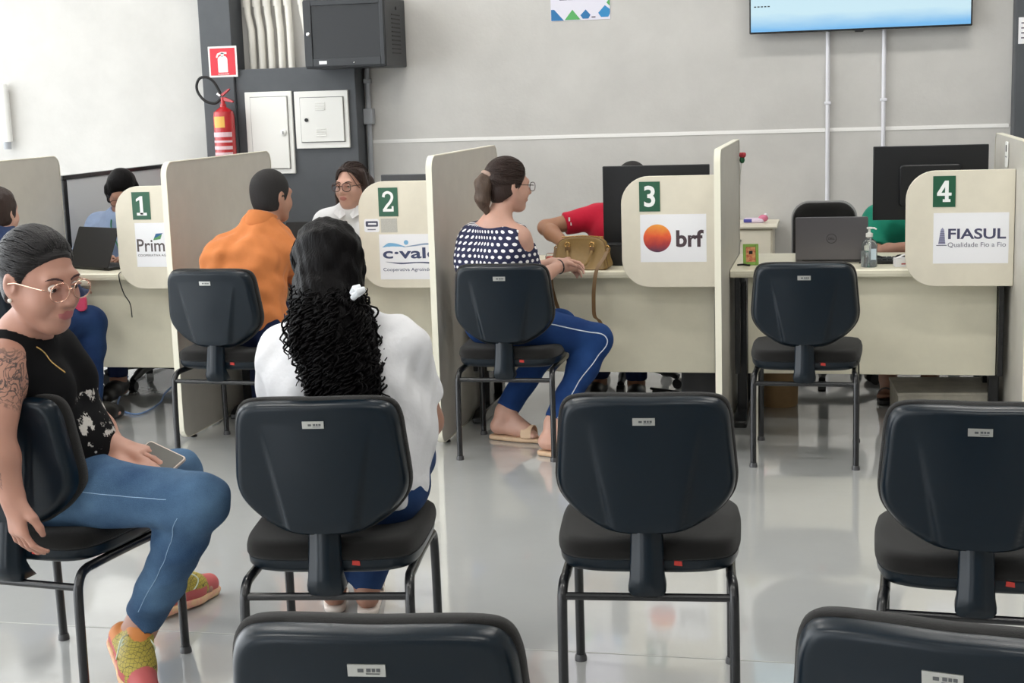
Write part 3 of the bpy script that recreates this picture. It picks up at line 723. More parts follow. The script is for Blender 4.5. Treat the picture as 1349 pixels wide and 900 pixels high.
MB().box(-.02, -.0256, .012, .025, -.025, .018).build('print', mat('print_red', srgb(180, 80, 80), .6), t)
t = thing('power_cable', 'black cable trailing over desk four behind the bottle', 'cable', (.23, 7.0, DZ))
MB().tube(smooth_path([(-.12, -.10, .006), (-.05, -.04, .03), (.02, -.05, .012), (.06, -.02, .03), (.12, .0, .006), (.2, .05, .006)]), .005, 8).build('cable', M['rubber'], t, smooth=True)
t = thing('keyboard', 'black keyboard under the monitor on desk four', 'keyboard', (.30, 6.95, DZ))
MB().box(-.12, -.06, 0, .32, .07, .018).build('tray', M['black_plastic'], t, bevel=.004)
kb = MB()
for r in range(5):
    for c in range(18): kb.box(-.112+c*.0235, -.05+r*.0225, .018, -.092+c*.0235, -.031+r*.0225, .023)
tag(kb.build('keys', M['ink'], t), kind='stuff')

# handbag
hb = thing('handbag', 'tan leather handbag with gold rings on desk three', 'handbag', (-1.165, 6.80, DZ), math.radians(-4))
lt = mat('tan_leather', srgb(150, 122, 74), .45, noise=.08, nscale=30, bump=.15, bscale=300)
lt2 = mat('dark_tan_leather', srgb(120, 92, 58), .5)
out = smooth_closed([(x, z, 0) for x, z in ((-.128, .006), (-.124, .05), (-.116, .105), (-.10, .135), (-.06, .148), (0, .151), (.06, .148), (.10, .135), (.116, .105), (.124, .05), (.128, .006), (.06, .0), (-.06, 0))], 60)
rr = []
for y, s in ((-.05, .86), (-.056, .94), (-.052, .985), (-.03, 1.0), (.03, 1.0), (.052, .985), (.056, .94), (.05, .86)):
    rr.append([(p[0]*s, y*(1.25-1.6*max(0, p[1])/.30), .072+(p[1]-.072)*s) for p in out])
MB().rings(rr).build('body', lt, hb, smooth=60)
MB().tube([(p[0]*1.0, -.052*(1.2-1.6*max(0, p[1])/.30), p[1]) for p in out]+[(out[0][0], -.052*1.2, out[0][1])], .0028, 6).build('piping', lt2, hb, smooth=True)
MB().tube([(-.10, 0, .148), (0, 0, .154), (.10, 0, .148)], .0035, 6).build('zip', M['gold'], hb)
for x in (-.062, .056):
    a = np.linspace(0, 2*PI, 18)
    MB().tube([(x+.0115*math.cos(q), -.052, .118+.0115*math.sin(q)) for q in a], .0035, 8).build('ring', M['gold'], hb, smooth=True)
    MB().box(x-.011, -.056, .085, x+.011, -.046, .11).build('handle_tab', lt2, hb, bevel=.003)
MB().tube(smooth_path([(-.062, -.06, .09), (-.055, -.075, .05), (-.02, -.085, .018), (.03, -.082, .03), (.052, -.066, .075), (.056, -.06, .09)]), .0065, 8).build('handle', lt, hb, smooth=True)
def strap(path, name):
    P = smooth_path(path, 8); m = MB(); v = []
    for p in P:
        for dx, dy in ((-.009, -.0015), (.009, -.0015), (.009, .0015), (-.009, .0015)): v.append((p.x+dx, p.y+dy, p.z))
    n = len(P)
    f = [(i*4+k, i*4+(k+1) % 4, (i+1)*4+(k+1) % 4, (i+1)*4+k) for i in range(n-1) for k in range(4)]
    m.add(v, f+[(0, 1, 2, 3), (n*4-4, n*4-3, n*4-2, n*4-1)]).build(name, lt2, hb, smooth=50)
strap([(.124, -.02, .10), (.118, -.07, .06), (.095, -.125, .012), (.085, -.150, -.07), (.082, -.152, -.15), (.085, -.150, -.205), (.105, -.148, -.225), (.118, -.146, -.25)], 'strap')
strap([(-.124, -.02, .10), (-.13, -.07, .03), (-.125, -.125, .008), (-.118, -.150, -.06), (-.105, -.152, -.12), (-.09, -.150, -.17)], 'strap')
for s in (-1, 1):
    MB().tube([(s*.122+.012*math.cos(q), -.02, .095+.014*math.sin(q)) for q in np.linspace(0, 2*PI, 16)], .003, 6).build('side_ring', M['gold'], hb, smooth=True)

t = thing('sweet_jar', 'little clear jar with red-orange sweets on desk three', 'jar', (-1.345, 6.93, DZ))
MB().lathe([(0, 0), (.026, 0), (.028, .004), (.028, .045), (.022, .055), (.022, .058), (0, .058)], seg=20).build('jar', cl, t, smooth=True)
sw = mat('orange_red_sweet', srgb(214, 72, 36), .3)
for (x, y, z) in ((-.01, -.008, .014), (.011, -.004, .013), (0, .012, .015), (-.006, 0, .034), (.010, .004, .036)): MB().ball((x, y, z), .012, 10, 6).build('sweet', sw, t, smooth=True)
t = thing('paper_tissue', 'crumpled white tissue by the handbag on desk three', 'tissue', (-1.29, 6.90, DZ))
b_ = MB().ball((0, 0, .02), (.03, .02, .02), 14, 9); b_.v = [tuple(Vector(v)*(1+.25*math.sin(37*v[0]*9+v[2]*200))) for v in b_.v]
b_.v = [(v[0], v[1], max(0, v[2])) for v in b_.v]; b_.build('tissue', M['paper'], t, smooth=True)

# ---- rear side table with tissue pack
t = thing('side_cabinet', 'cream side cabinet against the back wall behind desk four', 'cabinet', (-.60, 9.0, 0))
MB().prism([(-.185, .725), (-.19, .735), (-.185, .75), (.16, .75), (.16, .725)], -.25, .262, 'x').build('top', M['laminate'], t)
MB().box(-.235, -.16, .04, .235, .15, .725).build('body', M['laminate'], t, bevel=.002)
for z in (.06, .39): 
    d = MB().box(-.225, -.175, z, .225, -.16, z+.32).build('drawer', M['laminate'], t, bevel=.003)
    MB().box(-.05, -.187, z+.26, .05, -.175, z+.272).build('handle', M['steel'], d, bevel=.002)
MB().box(-.22, -.15, 0, .22, .14, .04).build('plinth', M['black_plastic'], t)
t = thing('tissue_pack', 'pink and blue tissue pack on the side cabinet', 'tissue pack', (-.47, 8.93, .75))
MB().box(-.07, -.03, 0, .05, .03, .03).build('wrapper', mat('pack_white', srgb(222, 206, 224), .4), t, bevel=.01)
MB().box(-.071, -.031, .004, -.02, .031, .026).build('blue_band', mat('pack_blue', srgb(70, 70, 150), .4), t, bevel=.005)
MB().ball((.045, -.01, .028), (.03, .02, .022), 12, 8).build('pink_flap', mat('pack_pink', srgb(214, 120, 150), .4), t, smooth=True)
MB().ball((.06, 0, .048), (.012, .010, .010), 10, 6).build('tissue_tip', M['paper'], t, smooth=True)

# ---- rose and card
t = thing('fabric_rose', 'small red fabric rose stuck on the partition by desk four', 'flower', (-.470, 7.38, 1.08))
MB().ball((.018, 0, .145), (.017, .02, .014), 12, 8).build('bloom', mat('rose_red', srgb(190, 60, 70), .7), t, smooth=True)
for a in range(5):
    q = a*2*PI/5; MB().ball((.018+.009*math.cos(q), .012*math.sin(q), .148), (.009, .010, .012), 8, 6).build('petal', MATS['rose_red'], t, smooth=True)
MB().ball((.016, 0, .122), (.013, .018, .018), 10, 7).build('leaf', mat('leaf_dark_green', srgb(28, 96, 60), .6), t, smooth=True)
MB().tube([(.014, 0, .12), (.008, .004, .06), (.004, -.006, 0)], .0025, 6).build('stem', mat('pale_stem', srgb(190, 190, 180), .5), t)
t = thing('wall_card', 'small white card holder on the rightmost partition', 'card holder', (PX[4]-.0135, 6.92, 1.165))
MB().prism(round_rect(-.045, 0, .045, .115, .012), -.006, 0, 'x').build('holder', M['white_plastic'], t, bevel=.002)
MB().box(-.0068, -.018, .07, -.006, .018, .10).build('dark_mark', M['ink'], t)
MB().box(-.0066, -.03, .045, -.006, .03, .05).build('print_line', mat('print_mid_grey', srgb(126, 124, 138), .6), t)

# ---- clerk chairs
def office_chair(label, x, y, deg, top=.93):
    t = thing('office_chair', label, 'office chair', (x, y, 0), math.radians(deg), 'clerk office chairs')
    bl = M['black_plastic']
    for k in range(5):
        a = 2*PI*k/5+.3; c, s = math.cos(a), math.sin(a)
        lg = MB().tube(smooth_path([(0.03*c, .03*s, .105), (.15*c, .15*s, .10), (.25*c, .25*s, .075), (.29*c, .29*s, .06)], 4), [.026]*4+[.024]*4+[.018]*5, 10).build('base_leg', bl, t, smooth=True)
        MB().tube([(.29*c-.02*s, .29*s+.02*c, .027), (.29*c+.02*s, .29*s-.02*c, .027)], .027, 14).build('caster', bl, lg, smooth=True)
    MB().tube([(0, 0, .08), (0, 0, .42)], .028, 14).build('gas_column', bl, t, smooth=True)
    so = round_rect(-.23, -.22, .23, .23, .09, 6)
    rg = lambda q, z: [(p[0]*q, p[1]*q, z) for p in so]
    MB().rings([rg(.6, .415), rg(.94, .42), rg(1, .44), rg(1, .46), rg(.95, .48), rg(.6, .485), rg(.1, .482)]).build('seat', M['fabric'], t, smooth=60)
    bo = round_rect(-.17, top-.36, .17, top, (.06, .06, .09, .09), 8)
    def br(q, d): return [(p[0]*q, -.25+d-.04*(p[1]-top+.36)+.03*(p[0]/.17)**2, (top-.18)+(p[1]-(top-.18))*q) for p in bo]
    bk = MB().rings([br(.2, .045), br(.8, .045), br(.95, .038), br(.98, .02), br(.97, .005), br(.5, 0)]).build('backrest', M['fabric'], t, smooth=60)
    MB().rings([br(.95, .015), br(1.02, .015), br(1.03, 0), br(1.0, -.012), br(.9, -.018), br(.3, -.02)]).build('back_rim', mat('rim_grey', srgb(150, 150, 150), .4), bk, smooth=60)
    MB().tube(smooth_path([(0, -.10, .42), (0, -.24, .43), (0, -.285, .50), (0, -.28, .65)]), .022, 10).build('back_post', bl, t, smooth=True)
    return t
office_chair('empty clerk chair with grey rim behind the grey laptop', -.06, 7.85, 180, .935)
office_chair('clerk chair of the blue-shirted clerk at desk one', -3.80, 7.62, 180, .88)
office_chair('clerk chair of the bespectacled clerk at desk two', -2.55, 7.75, 180, .86)
office_chair('clerk chair of the red-shirted clerk at desk three', -1.08, 7.68, 180, .88)
office_chair('clerk chair of the green-shirted clerk at desk four', .46, 7.92, 180, .86)

# ---- under the desks
t = thing('waste_bin', 'round cardboard-brown waste bin under desk four', 'bin', (-.27, 7.22, 0))
MB().lathe([(0, 0), (.088, 0), (.092, .006), (.10, .26), (.104, .265), (.10, .27), (.096, .265), (.085, .01), (0, .01)], seg=28).build('bin', M['cardboard'], t, smooth=50)
t = thing('foot_box', 'low weathered wooden box on the floor under desk four', 'box', (.49, 7.06, 0), math.radians(4))
MB().box(-.22, -.19, .125, .22, .19, .14).build('top_board', M['wood_box'], t, bevel=.002)
MB().box(-.215, -.185, 0, .215, -.170, .125).build('front_board', M['wood_box'], t); MB().box(-.215, .170, 0, .215, .185, .125).build('back_board', M['wood_box'], t)
for s in (-1, 1): MB().box(s*.207-.008, -.17, 0, s*.207+.008, .17, .125).build('side_board', M['wood_box'], t)
t = thing('blue_cable', 'pale blue network cable looping on the floor under desk one', 'cable', (-3.55, 6.95, 0))
MB().tube(smooth_path([(-.24, .30, .10), (-.20, .12, .03), (-.12, -.06, .008), (.0, -.19, .006), (.08, -.19, .006), (.06, .05, .006), (-.02, .28, .008), (-.03, .42, .03)]), .005, 8).build('cable', mat('cable_blue', srgb(120, 150, 196), .5), t, smooth=True)
t = thing('hanging_wire', 'thin black wire hanging over the front edge of desk one', 'cable', (-3.48, 6.70, .735))
MB().tube(smooth_path([(-.02, .15, .004), (-.02, 0, .006), (-.02, -.016, -.03), (.0, -.018, -.10), (.03, -.02, -.15), (.035, -.018, -.22)]), .0028, 6).build('wire', M['rubber'], t, smooth=True)
for (x, y, lab) in ((-.80, 7.12, 'tangle of black cables on the floor under desk three'), (.62, 7.3, 'black cable loop lying on the wooden box under desk four'), (-1.86, 7.0, 'black cables and power strip under desk two')):
    t = thing('floor_cables', lab, 'cable', (x, y, .142 if x > 0 else 0))
    for j in range(3):
        a = rng.uniform(-.14, .14, (7, 2)); MB().tube(smooth_path([(p[0], p[1]*.4, .006+.02*j+.05*abs(math.sin(i*1.7+j))) for i, p in enumerate(a)]), .005, 6).build('cable', M['rubber'], t, smooth=True)
    if x < -1.5: MB().box(-.12, -.03, 0, .12, .03, .035).build('power_strip', M['black_plastic'], t, bevel=.006)
t = thing('computer_tower', 'black computer tower on the floor under desk three', 'computer', (-.62, 7.02, 0))
MB().box(-.09, -.2, .012, .09, .2, .36).build('case', M['black_plastic'], t, bevel=.006)
for s in (-1, 1): MB().box(s*.07-.012, -.18, 0, s*.07+.012, .18, .012).build('foot', M['rubber'], t)
MB().box(-.075, -.203, .05, .075, -.2, .30).build('front_grille', M['ink'], t)
# lower screen continuing the far-left partition behind desk one
t = thing('desk_screen', 'grey fabric screen with black frame behind the desk one clerk', 'screen', (-4.235, 8.33, 0))
MB().box(-.012, -.80, .12, .012, .80, 1.165).build('fabric_panel', mat('screen_grey', srgb(206, 207, 209), .9, bump=.1, bscale=500), t)
MB().box(-.018, -.84, 1.165, .018, .84, 1.19).build('top_rail', M['black_metal'], t, bevel=.003)
for y in (-.82, .82): MB().box(-.018, y-.02, 0, .018, y+.02, 1.165).build('post', M['black_metal'], t, bevel=.003)
MB().box(-.018, -.80, .10, .018, .80, .12).build('bottom_rail', M['black_metal'], t)
# ================================================================ people: implicit surfaces meshed with surface nets
def V(*a): return np.array(a if len(a) > 1 else a[0], float)
def unit(v): v = np.asarray(v, float); return v/np.linalg.norm(v)
def rc(a, b, ra, rb, k=.02, cut=None): return dict(t='rc', a=V(a), b=V(b), ra=ra, rb=rb, k=k, cut=cut or [])
def el(c, r, R=None, k=.02, cut=None, op='+'): return dict(t='el', c=V(c), r=V(r), R=np.eye(3) if R is None else np.asarray(R, float), k=k, cut=cut or [], op=op)
def sub(p): q = dict(p); q['op'] = '-'; return q
def grow(ps, g, k=None):
    out = []
    for p in ps:
        q = dict(p)
        if q['t'] == 'rc': q['ra'] = p['ra']+g; q['rb'] = p['rb']+g
        else: q['r'] = p['r']+g
        if k: q['k'] = k
        out.append(q)
    return out
def cutp(p, *cuts): q = dict(p); q['cut'] = list(p['cut'])+list(cuts); return q

def sdf_mesh(prims, h, cuts=(), noise=None, holes=()):
    lo = np.full(3, 1e9); hi = -lo
    bbs = []
    for p in prims:
        m = p['k']+3*h
        if p['t'] == 'rc': a = np.minimum(p['a']-p['ra'], p['b']-p['rb'])-m; b = np.maximum(p['a']+p['ra'], p['b']+p['rb'])+m
        else: e = np.sqrt(((p['R']*p['r'])**2).sum(1)); a = p['c']-e-m; b = p['c']+e+m
        bbs.append((a, b))
        if p.get('op', '+') == '+': lo = np.minimum(lo, a); hi = np.maximum(hi, b)
    n = np.ceil((hi-lo)/h).astype(int)+1
    ax = [np.float32(lo[i])+np.arange(n[i], dtype=np.float32)*np.float32(h) for i in range(3)]
    F = np.full(n, .2, np.float32)
    for p, (a, b) in zip(prims, bbs):
        i0 = np.clip(((a-lo)/h).astype(int), 0, n-1); i1 = np.clip(((b-lo)/h).astype(int)+2, 0, n)
        if (i1 <= i0).any(): continue
        X = ax[0][i0[0]:i1[0], None, None]; Y = ax[1][None, i0[1]:i1[1], None]; Z = ax[2][None, None, i0[2]:i1[2]]
        if p['t'] == 'rc':
            A = p['a']; B = p['b']-A; l2 = max(float(B@B), 1e-9)
            px, py, pz = X-np.float32(A[0]), Y-np.float32(A[1]), Z-np.float32(A[2])
            t = np.clip((px*np.float32(B[0])+py*np.float32(B[1])+pz*np.float32(B[2]))/np.float32(l2), 0, 1)
            d = np.sqrt((px-t*np.float32(B[0]))**2+(py-t*np.float32(B[1]))**2+(pz-t*np.float32(B[2]))**2)-(p['ra']+(p['rb']-p['ra'])*t)
        else:
            px, py, pz = X-np.float32(p['c'][0]), Y-np.float32(p['c'][1]), Z-np.float32(p['c'][2]); R = p['R'].astype(np.float32); r = p['r']
            q = [(px*R[0, j]+py*R[1, j]+pz*R[2, j])/np.float32(r[j]) for j in range(3)]
            k0 = np.sqrt(q[0]**2+q[1]**2+q[2]**2)+1e-9; k1 = np.sqrt((q[0]/r[0])**2+(q[1]/r[1])**2+(q[2]/r[2])**2)+1e-9
            d = k0*(k0-1)/k1
        for (cp, cn) in p['cut']:
            cn = unit(cn); d = np.maximum(d, (X-cp[0])*cn[0]+(Y-cp[1])*cn[1]+(Z-cp[2])*cn[2])
        d = d.astype(np.float32)
        S = F[i0[0]:i1[0], i0[1]:i1[1], i0[2]:i1[2]]; k = p['k']
        if p.get('op', '+') == '-':
            q = np.maximum(k-np.abs(S+d), 0)/k; S[...] = np.maximum(S, -d)+q*q*k*.25
        else:
            q = np.maximum(k-np.abs(S-d), 0)/k; S[...] = np.minimum(S, d)-q*q*k*.25
    if noise is not None:
        X = ax[0][:, None, None]; Y = ax[1][None, :, None]; Z = ax[2][None, None, :]
        F += noise(X, Y, Z).astype(np.float32)
    for (cp, cn) in cuts:
        cn = unit(cn); F = np.maximum(F, ((ax[0][:, None, None]-cp[0])*cn[0]+(ax[1][None, :, None]-cp[1])*cn[1]+(ax[2][None, None, :]-cp[2])*cn[2]).astype(np.float32))
    # naive surface nets
    Sg = F < 0
    c = [(i, j, k) for i in (0, 1) for j in (0, 1) for k in (0, 1)]
    sl = lambda A, o: A[o[0]:A.shape[0]-1+o[0], o[1]:A.shape[1]-1+o[1], o[2]:A.shape[2]-1+o[2]]
    cnt = sum(sl(Sg, o).astype(np.int8) for o in c)
    act = (cnt > 0) & (cnt < 8)
    I = np.argwhere(act)
    if len(I) == 0: return np.zeros((0, 3)), np.zeros((0, 4), int)
    idx = np.full(act.shape, -1, np.int32); idx[act] = np.arange(len(I))
    val = np.stack([F[I[:, 0]+o[0], I[:, 1]+o[1], I[:, 2]+o[2]] for o in c], 1)
    acc = np.zeros((len(I), 3)); w = np.zeros(len(I))
    for e0 in range(8):
        for e1 in range(e0+1, 8):
            o0, o1 = np.array(c[e0]), np.array(c[e1])
            if abs(o0-o1).sum() != 1: continue
            a, b = val[:, e0], val[:, e1]; s = (a < 0) != (b < 0)
            t = np.where(s, a/np.where(s, a-b, 1), 0)
            acc += np.where(s[:, None], o0+(o1-o0)*t[:, None], 0); w += s
    P = lo+(I+acc/w[:, None])*h
    quads = []
    for axis in range(3):
        sA = [slice(None)]*3; sB = [slice(None)]*3; sA[axis] = slice(0, -1); sB[axis] = slice(1, None)
        a, b = Sg[tuple(sA)], Sg[tuple(sB)]
        E = np.argwhere(a != b); u, v = (axis+1) % 3, (axis+2) % 3
        ok = (E[:, u] > 0) & (E[:, v] > 0) & (E[:, u] < Sg.shape[u]-1) & (E[:, v] < Sg.shape[v]-1); E = E[ok]
        fl = a[E[:, 0], E[:, 1], E[:, 2]]
        def g(du, dv):
            Q = E.copy(); Q[:, u] -= du; Q[:, v] -= dv; return idx[Q[:, 0], Q[:, 1], Q[:, 2]]
        q = np.stack([g(1, 1), g(0, 1), g(0, 0), g(1, 0)], 1); q[~fl] = q[~fl][:, ::-1]
        quads.append(q)
    Q = np.concatenate(quads); Q = Q[(Q >= 0).all(1)]
    return P, Q

def smooth_verts(P, Q, it=1, lam=.5):
    for _ in range(it):
        acc = np.zeros_like(P); w = np.zeros(len(P))
        for k in range(4):
            for kk in (1, 3):
                np.add.at(acc, Q[:, k], P[Q[:, (k+kk) % 4]]); np.add.at(w, Q[:, k], 1)
        P = P+(acc/np.maximum(w, 1)[:, None]-P)*lam
    return P

def sobj(name, prims, h, mats, root, cuts=(), noise=None, sm=1, matfn=None, uv=None, mask=None, post=None):
    P, Q = sdf_mesh(prims, h, cuts, noise)
    if sm: P = smooth_verts(P, Q, sm)
    if post is not None: P = post(P)
    L = P-np.array(root.location)
    me = bpy.data.meshes.new(name)
    me.vertices.add(len(L)); me.vertices.foreach_set('co', L.astype(np.float32).ravel())
    me.loops.add(len(Q)*4); me.loops.foreach_set('vertex_index', Q.astype(np.int32).ravel())
    me.polygons.add(len(Q)); me.polygons.foreach_set('loop_start', np.arange(0, len(Q)*4, 4, dtype=np.int32))
    me.polygons.foreach_set('use_smooth', np.ones(len(Q), bool))
    for m in (mats if isinstance(mats, (list, tuple)) else [mats]): me.materials.append(m)
    if matfn is not None:
        me.polygons.foreach_set('material_index', matfn(P[Q].mean(1)).astype(np.int32))
    if mask is not None:
        at = me.attributes.new('mask', 'FLOAT', 'POINT'); at.data.foreach_set('value', mask(P).astype(np.float32))
    if uv is not None:
        ul = me.uv_layers.new(name='UVMap'); ul.data.foreach_set('uv', uv(P)[Q.ravel()].astype(np.float32).ravel())
    me.update(); me.validate()
    o = mesh_obj(name, me, root)
    return o

# ---------------------------------------------------------------- anatomy
def frame(fwd, up=(0, 0, 1)):
    f = unit(fwd); r = unit(np.cross(f, up)); u = np.cross(r, f); return np.stack([r, f, u], 1)   # columns: right, forward, up
def head_prims(c, R, s=1, detail=True, ear=True):
    c = V(c)
    L = lambda x, y, z: c+R @ (np.array([x, y, z])*s)
    e = lambda p, r, k=.02, **kw: el(L(*p), V(r)*s, R, k*s, **kw)
    q = lambda a, b, ra, rb, k=.015: rc(L(*a), L(*b), ra*s, rb*s, k*s)
    P = [e((0, -.018, .035), (.073, .090, .083), .03), e((0, .028, -.025), (.060, .060, .082), .03),
         q((-.056, .0, -.042), (-.020, .055, -.090), .020, .017, .03), q((.056, .0, -.042), (.020, .055, -.090), .020, .017, .03),
         e((0, .060, -.093), (.026, .026, .020), .025), e((-.034, .055, -.032), (.026, .026, .026), .03), e((.034, .055, -.032), (.026, .026, .026), .03),
         q((-.036, .074, .024), (.036, .074, .024), .012, .012, .02)]
    if detail:
        P += [e((-.031, .101, .004), (.019, .019, .012), .014, op='-'), e((.031, .101, .004), (.019, .019, .012), .014, op='-'),
              q((0, .084, .012), (0, .106, -.026), .0085, .0125, .016), e((-.013, .093, -.033), (.009, .010, .008), .008), e((.013, .093, -.033), (.009, .010, .008), .008),
              e((0, .083, -.060), (.026, .012, .020), .015), e((0, .0945, -.0555), (.023, .0075, .0055), .006), e((0, .0925, -.0665), (.020, .0085, .0065), .006)]
    else:
        P += [q((0, .086, .012), (0, .108, -.026), .009, .013, .016), e((0, .09, -.060), (.024, .010, .010), .012)]
    if ear:
        for sx in (-1, 1):
            P += [e((sx*.076, -.012, -.004), (.011, .021, .031), .010), e((sx*.084, -.004, -.002), (.008, .010, .016), .008, op='-')]
    return P, L

def hand_prims(w, d, n, side, s=1, curl=.35, spread=.34):
    """w wrist point, d finger direction, n palm-facing normal, side +1 = thumb towards d x n"""
    d = unit(d); n = unit(np.asarray(n)-d*np.dot(n, d)); t = np.cross(d, n)*side     # t: towards the thumb
    w = V(w); P = []
    pl = lambda a, b, c: w+(d*a+t*b+n*c)*s
    P.append(rc(w, pl(.03, 0, 0), .025*s, .024*s, .02))
    for b in (-.030, -.010, .010, .030): P.append(rc(pl(.02, b*.6, 0), pl(.085, b, 0), .015*s, .012*s, .014))
    for i, (b, ln) in enumerate(((.034, .075), (.0115, .084), (-.0115, .078), (-.033, .060))):
        a = pl(.088, b, 0); ang = 0; dirs = d+t*spread*(1.5-i)*.6
        dd = unit(dirs)
        for j, (f, r0, r1) in enumerate(((.45, .0088, .0082), (.32, .0082, .0075), (.23, .0075, .0064))):
            ang += curl*(1.0 if j else .8)
            v = dd*math.cos(ang)+n*math.sin(ang); bb = a+v*ln*f*s
            P.append(rc(a, bb, r0*s, r1*s, .004)); a = bb
    a = pl(.02, .024, .008); b = pl(.052, .050, .020); c2 = pl(.078, .056, .030); e2 = pl(.098, .050, .038)
    P += [rc(a, b, .016*s, .0125*s, .012), rc(b, c2, .0115*s, .0102*s, .006), rc(c2, e2, .0102*s, .0080*s, .005)]
    return P

def foot_prims(ank, heel, toe, s=1):
    ank, heel, toe = V(ank), V(heel), V(toe); d = unit(toe-heel); side = unit(np.cross(d, (0, 0, 1)))
    m = heel*.35+toe*.65
    return [rc(ank, heel+(0, 0, .004), .036*s, .030*s, .03), rc(ank, m+(0, 0, .018), .034*s, .026*s, .03), rc(heel, m, .030*s, .028*s, .03)] + \
           [rc(m+side*o*.5, toe-d*(.02+.018*abs(i-3)*.6)+side*o, .018*s, (.0125 if i == 4 else .0095)*s, .008) for i, o in enumerate((-.030, -.016, 0.0, .015, .031))]

def body_parts(J, fat=1., fem=False, bust=0., belly=0., armr=1., legr=1., shr=1.):
    """prims by region from joint dict (world coordinates)"""
    g = lambda k: V(J[k])
    hl, hr, sl_, sr_ = g('hipL'), g('hipR'), g('shL'), g('shR')
    pel = (hl+hr)/2+(0, 0, .02); ch = g('chest'); nk = g('neck')
    side = unit(hr-hl); sh = unit(sr_-sl_); wa = pel*.5+ch*.5
    if 'waist' in J: wa = g('waist')
    B = {}
    B['torso'] = [rc(pel-side*.075*fat, wa-sh*.065*fat, .112*fat, .100*fat, .06), rc(pel+side*.075*fat, wa+sh*.065*fat, .112*fat, .100*fat, .06),
                  rc(wa-sh*.065*fat, ch-sh*.078*shr, .100*fat, .102*fat, .06), rc(wa+sh*.065*fat, ch+sh*.078*shr, .100*fat, .102*fat, .06),
                  rc(ch-sh*.07, sl_+sh*.03-(0, 0, .02), .095, .058*shr, .05), rc(ch+sh*.07, sr_-sh*.03-(0, 0, .02), .095, .058*shr, .05),
                  rc(sl_+sh*.02, nk-(0, 0, .01), .052*shr, .058, .05), rc(sr_-sh*.02, nk-(0, 0, .01), .052*shr, .058, .05)]
    front = unit(np.cross((0, 0, 1), sh))      # facing direction
    B['front'] = front
    if bust:
        for s in (-1, 1): B['torso'].append(el(ch+sh*s*.078+front*(.075*fat)+(0, 0, -.01), V(1, 1, 1)*bust, None, .04))
    if belly: B['torso'].append(el(wa+front*.07*fat-(0, 0, .02), V(1, 1, .95)*belly, None, .06))
    B['neck'] = [rc(nk-(0, 0, .03), g('head')-(0, 0, .05)-J['headfwd_v']*.02, .058 if not fem else .052, .052 if not fem else .046, .03)]
    for s in 'LR':
        a, b, c = g('sh'+s), g('el'+s), g('wr'+s)
        B['up'+s] = [rc(a, b, .052*armr, .040*armr, .03)]; B['lo'+s] = [rc(b, b*.72+c*.28, .038*armr, .041*armr, .02), rc(b*.72+c*.28, c, .041*armr, .025*armr, .02)]
        a, b, c = g('hip'+s), g('kn'+s), g('an'+s)
        B['th'+s] = [rc(a, b, .092*legr, .060*legr, .04)]; m = b*.68+c*.32 - unit(np.cross(np.cross(c-b, b-a), c-b))*.0
        B['sn'+s] = [rc(b, m, .058*legr, .054*legr, .03), rc(m, c, .054*legr, .036*legr, .03)]
    return B

def wrinkle(amp, sc, seed=0):
    r = np.random.default_rng(seed); D = r.normal(size=(5, 3)); D /= np.linalg.norm(D, axis=1)[:, None]; ph = r.uniform(0, 6, 5)
    def f(X, Y, Z):
        w = np.sin(X*9+ph[0])*.6+np.sin(Y*11+ph[1])*.6+np.sin(Z*8+ph[2])*.6; out = 0
        for i in range(5): out = out+np.sin((X*D[i, 0]+Y*D[i, 1]+Z*D[i, 2])*sc*(1+.35*i)+w*2.2+ph[i])/(1+.4*i)
        return out*amp/2
    return f

# ---------------------------------------------------------------- people materials
def skin(name, c, tattoo=False):
    k = NT(name); b = k.b; tc = k.n('ShaderNodeTexCoord')
    nz = k.n('ShaderNodeTexNoise', i_Scale=28.0, i_Detail=4.0); k.l(tc.outputs['Object'], nz.inputs[0])
    mx = k.n('ShaderNodeMix', data_type='RGBA'); mx.inputs[6].default_value = tuple(x*.92 for x in c[:3])+(1,); mx.inputs[7].default_value = tuple(min(1, x*1.06) for x in c[:3])+(1,)
    k.l(nz.outputs['Fac'], mx.inputs[0]); out = mx.outputs[2]
    if tattoo:
        at = k.n('ShaderNodeAttribute', attribute_name='mask')
        n2 = k.n('ShaderNodeTexNoise', i_Scale=26.0, i_Detail=2.0, i_Distortion=2.5); k.l(tc.outputs['Object'], n2.inputs[0])
        a = k.n('ShaderNodeMath', operation='SUBTRACT', i_1=.5); k.l(n2.outputs['Fac'], a.inputs[0])
        a2 = k.n('ShaderNodeMath', operation='ABSOLUTE'); k.l(a.outputs[0], a2.inputs[0])
        mr = k.n('ShaderNodeMapRange', i_1=.018, i_2=.075, i_3=.92, i_4=.0); k.l(a2.outputs[0], mr.inputs[0])
        m2 = k.n('ShaderNodeMath', operation='MULTIPLY'); k.l(mr.outputs[0], m2.inputs[0]); k.l(at.outputs['Fac'], m2.inputs[1])
        m3 = k.n('ShaderNodeMix', data_type='RGBA'); m3.inputs[7].default_value = srgb(58, 54, 54); k.l(m2.outputs[0], m3.inputs[0]); k.l(out, m3.inputs[6]); out = m3.outputs[2]
    k.l(out, b.inputs['Base Color']); b.inputs['Roughness'].default_value = .5
    b.inputs['Subsurface Weight'].default_value = .12; b.inputs['Subsurface Radius'].default_value = (.012, .005, .003); b.inputs['Subsurface Scale'].default_value = .5
    return k.m
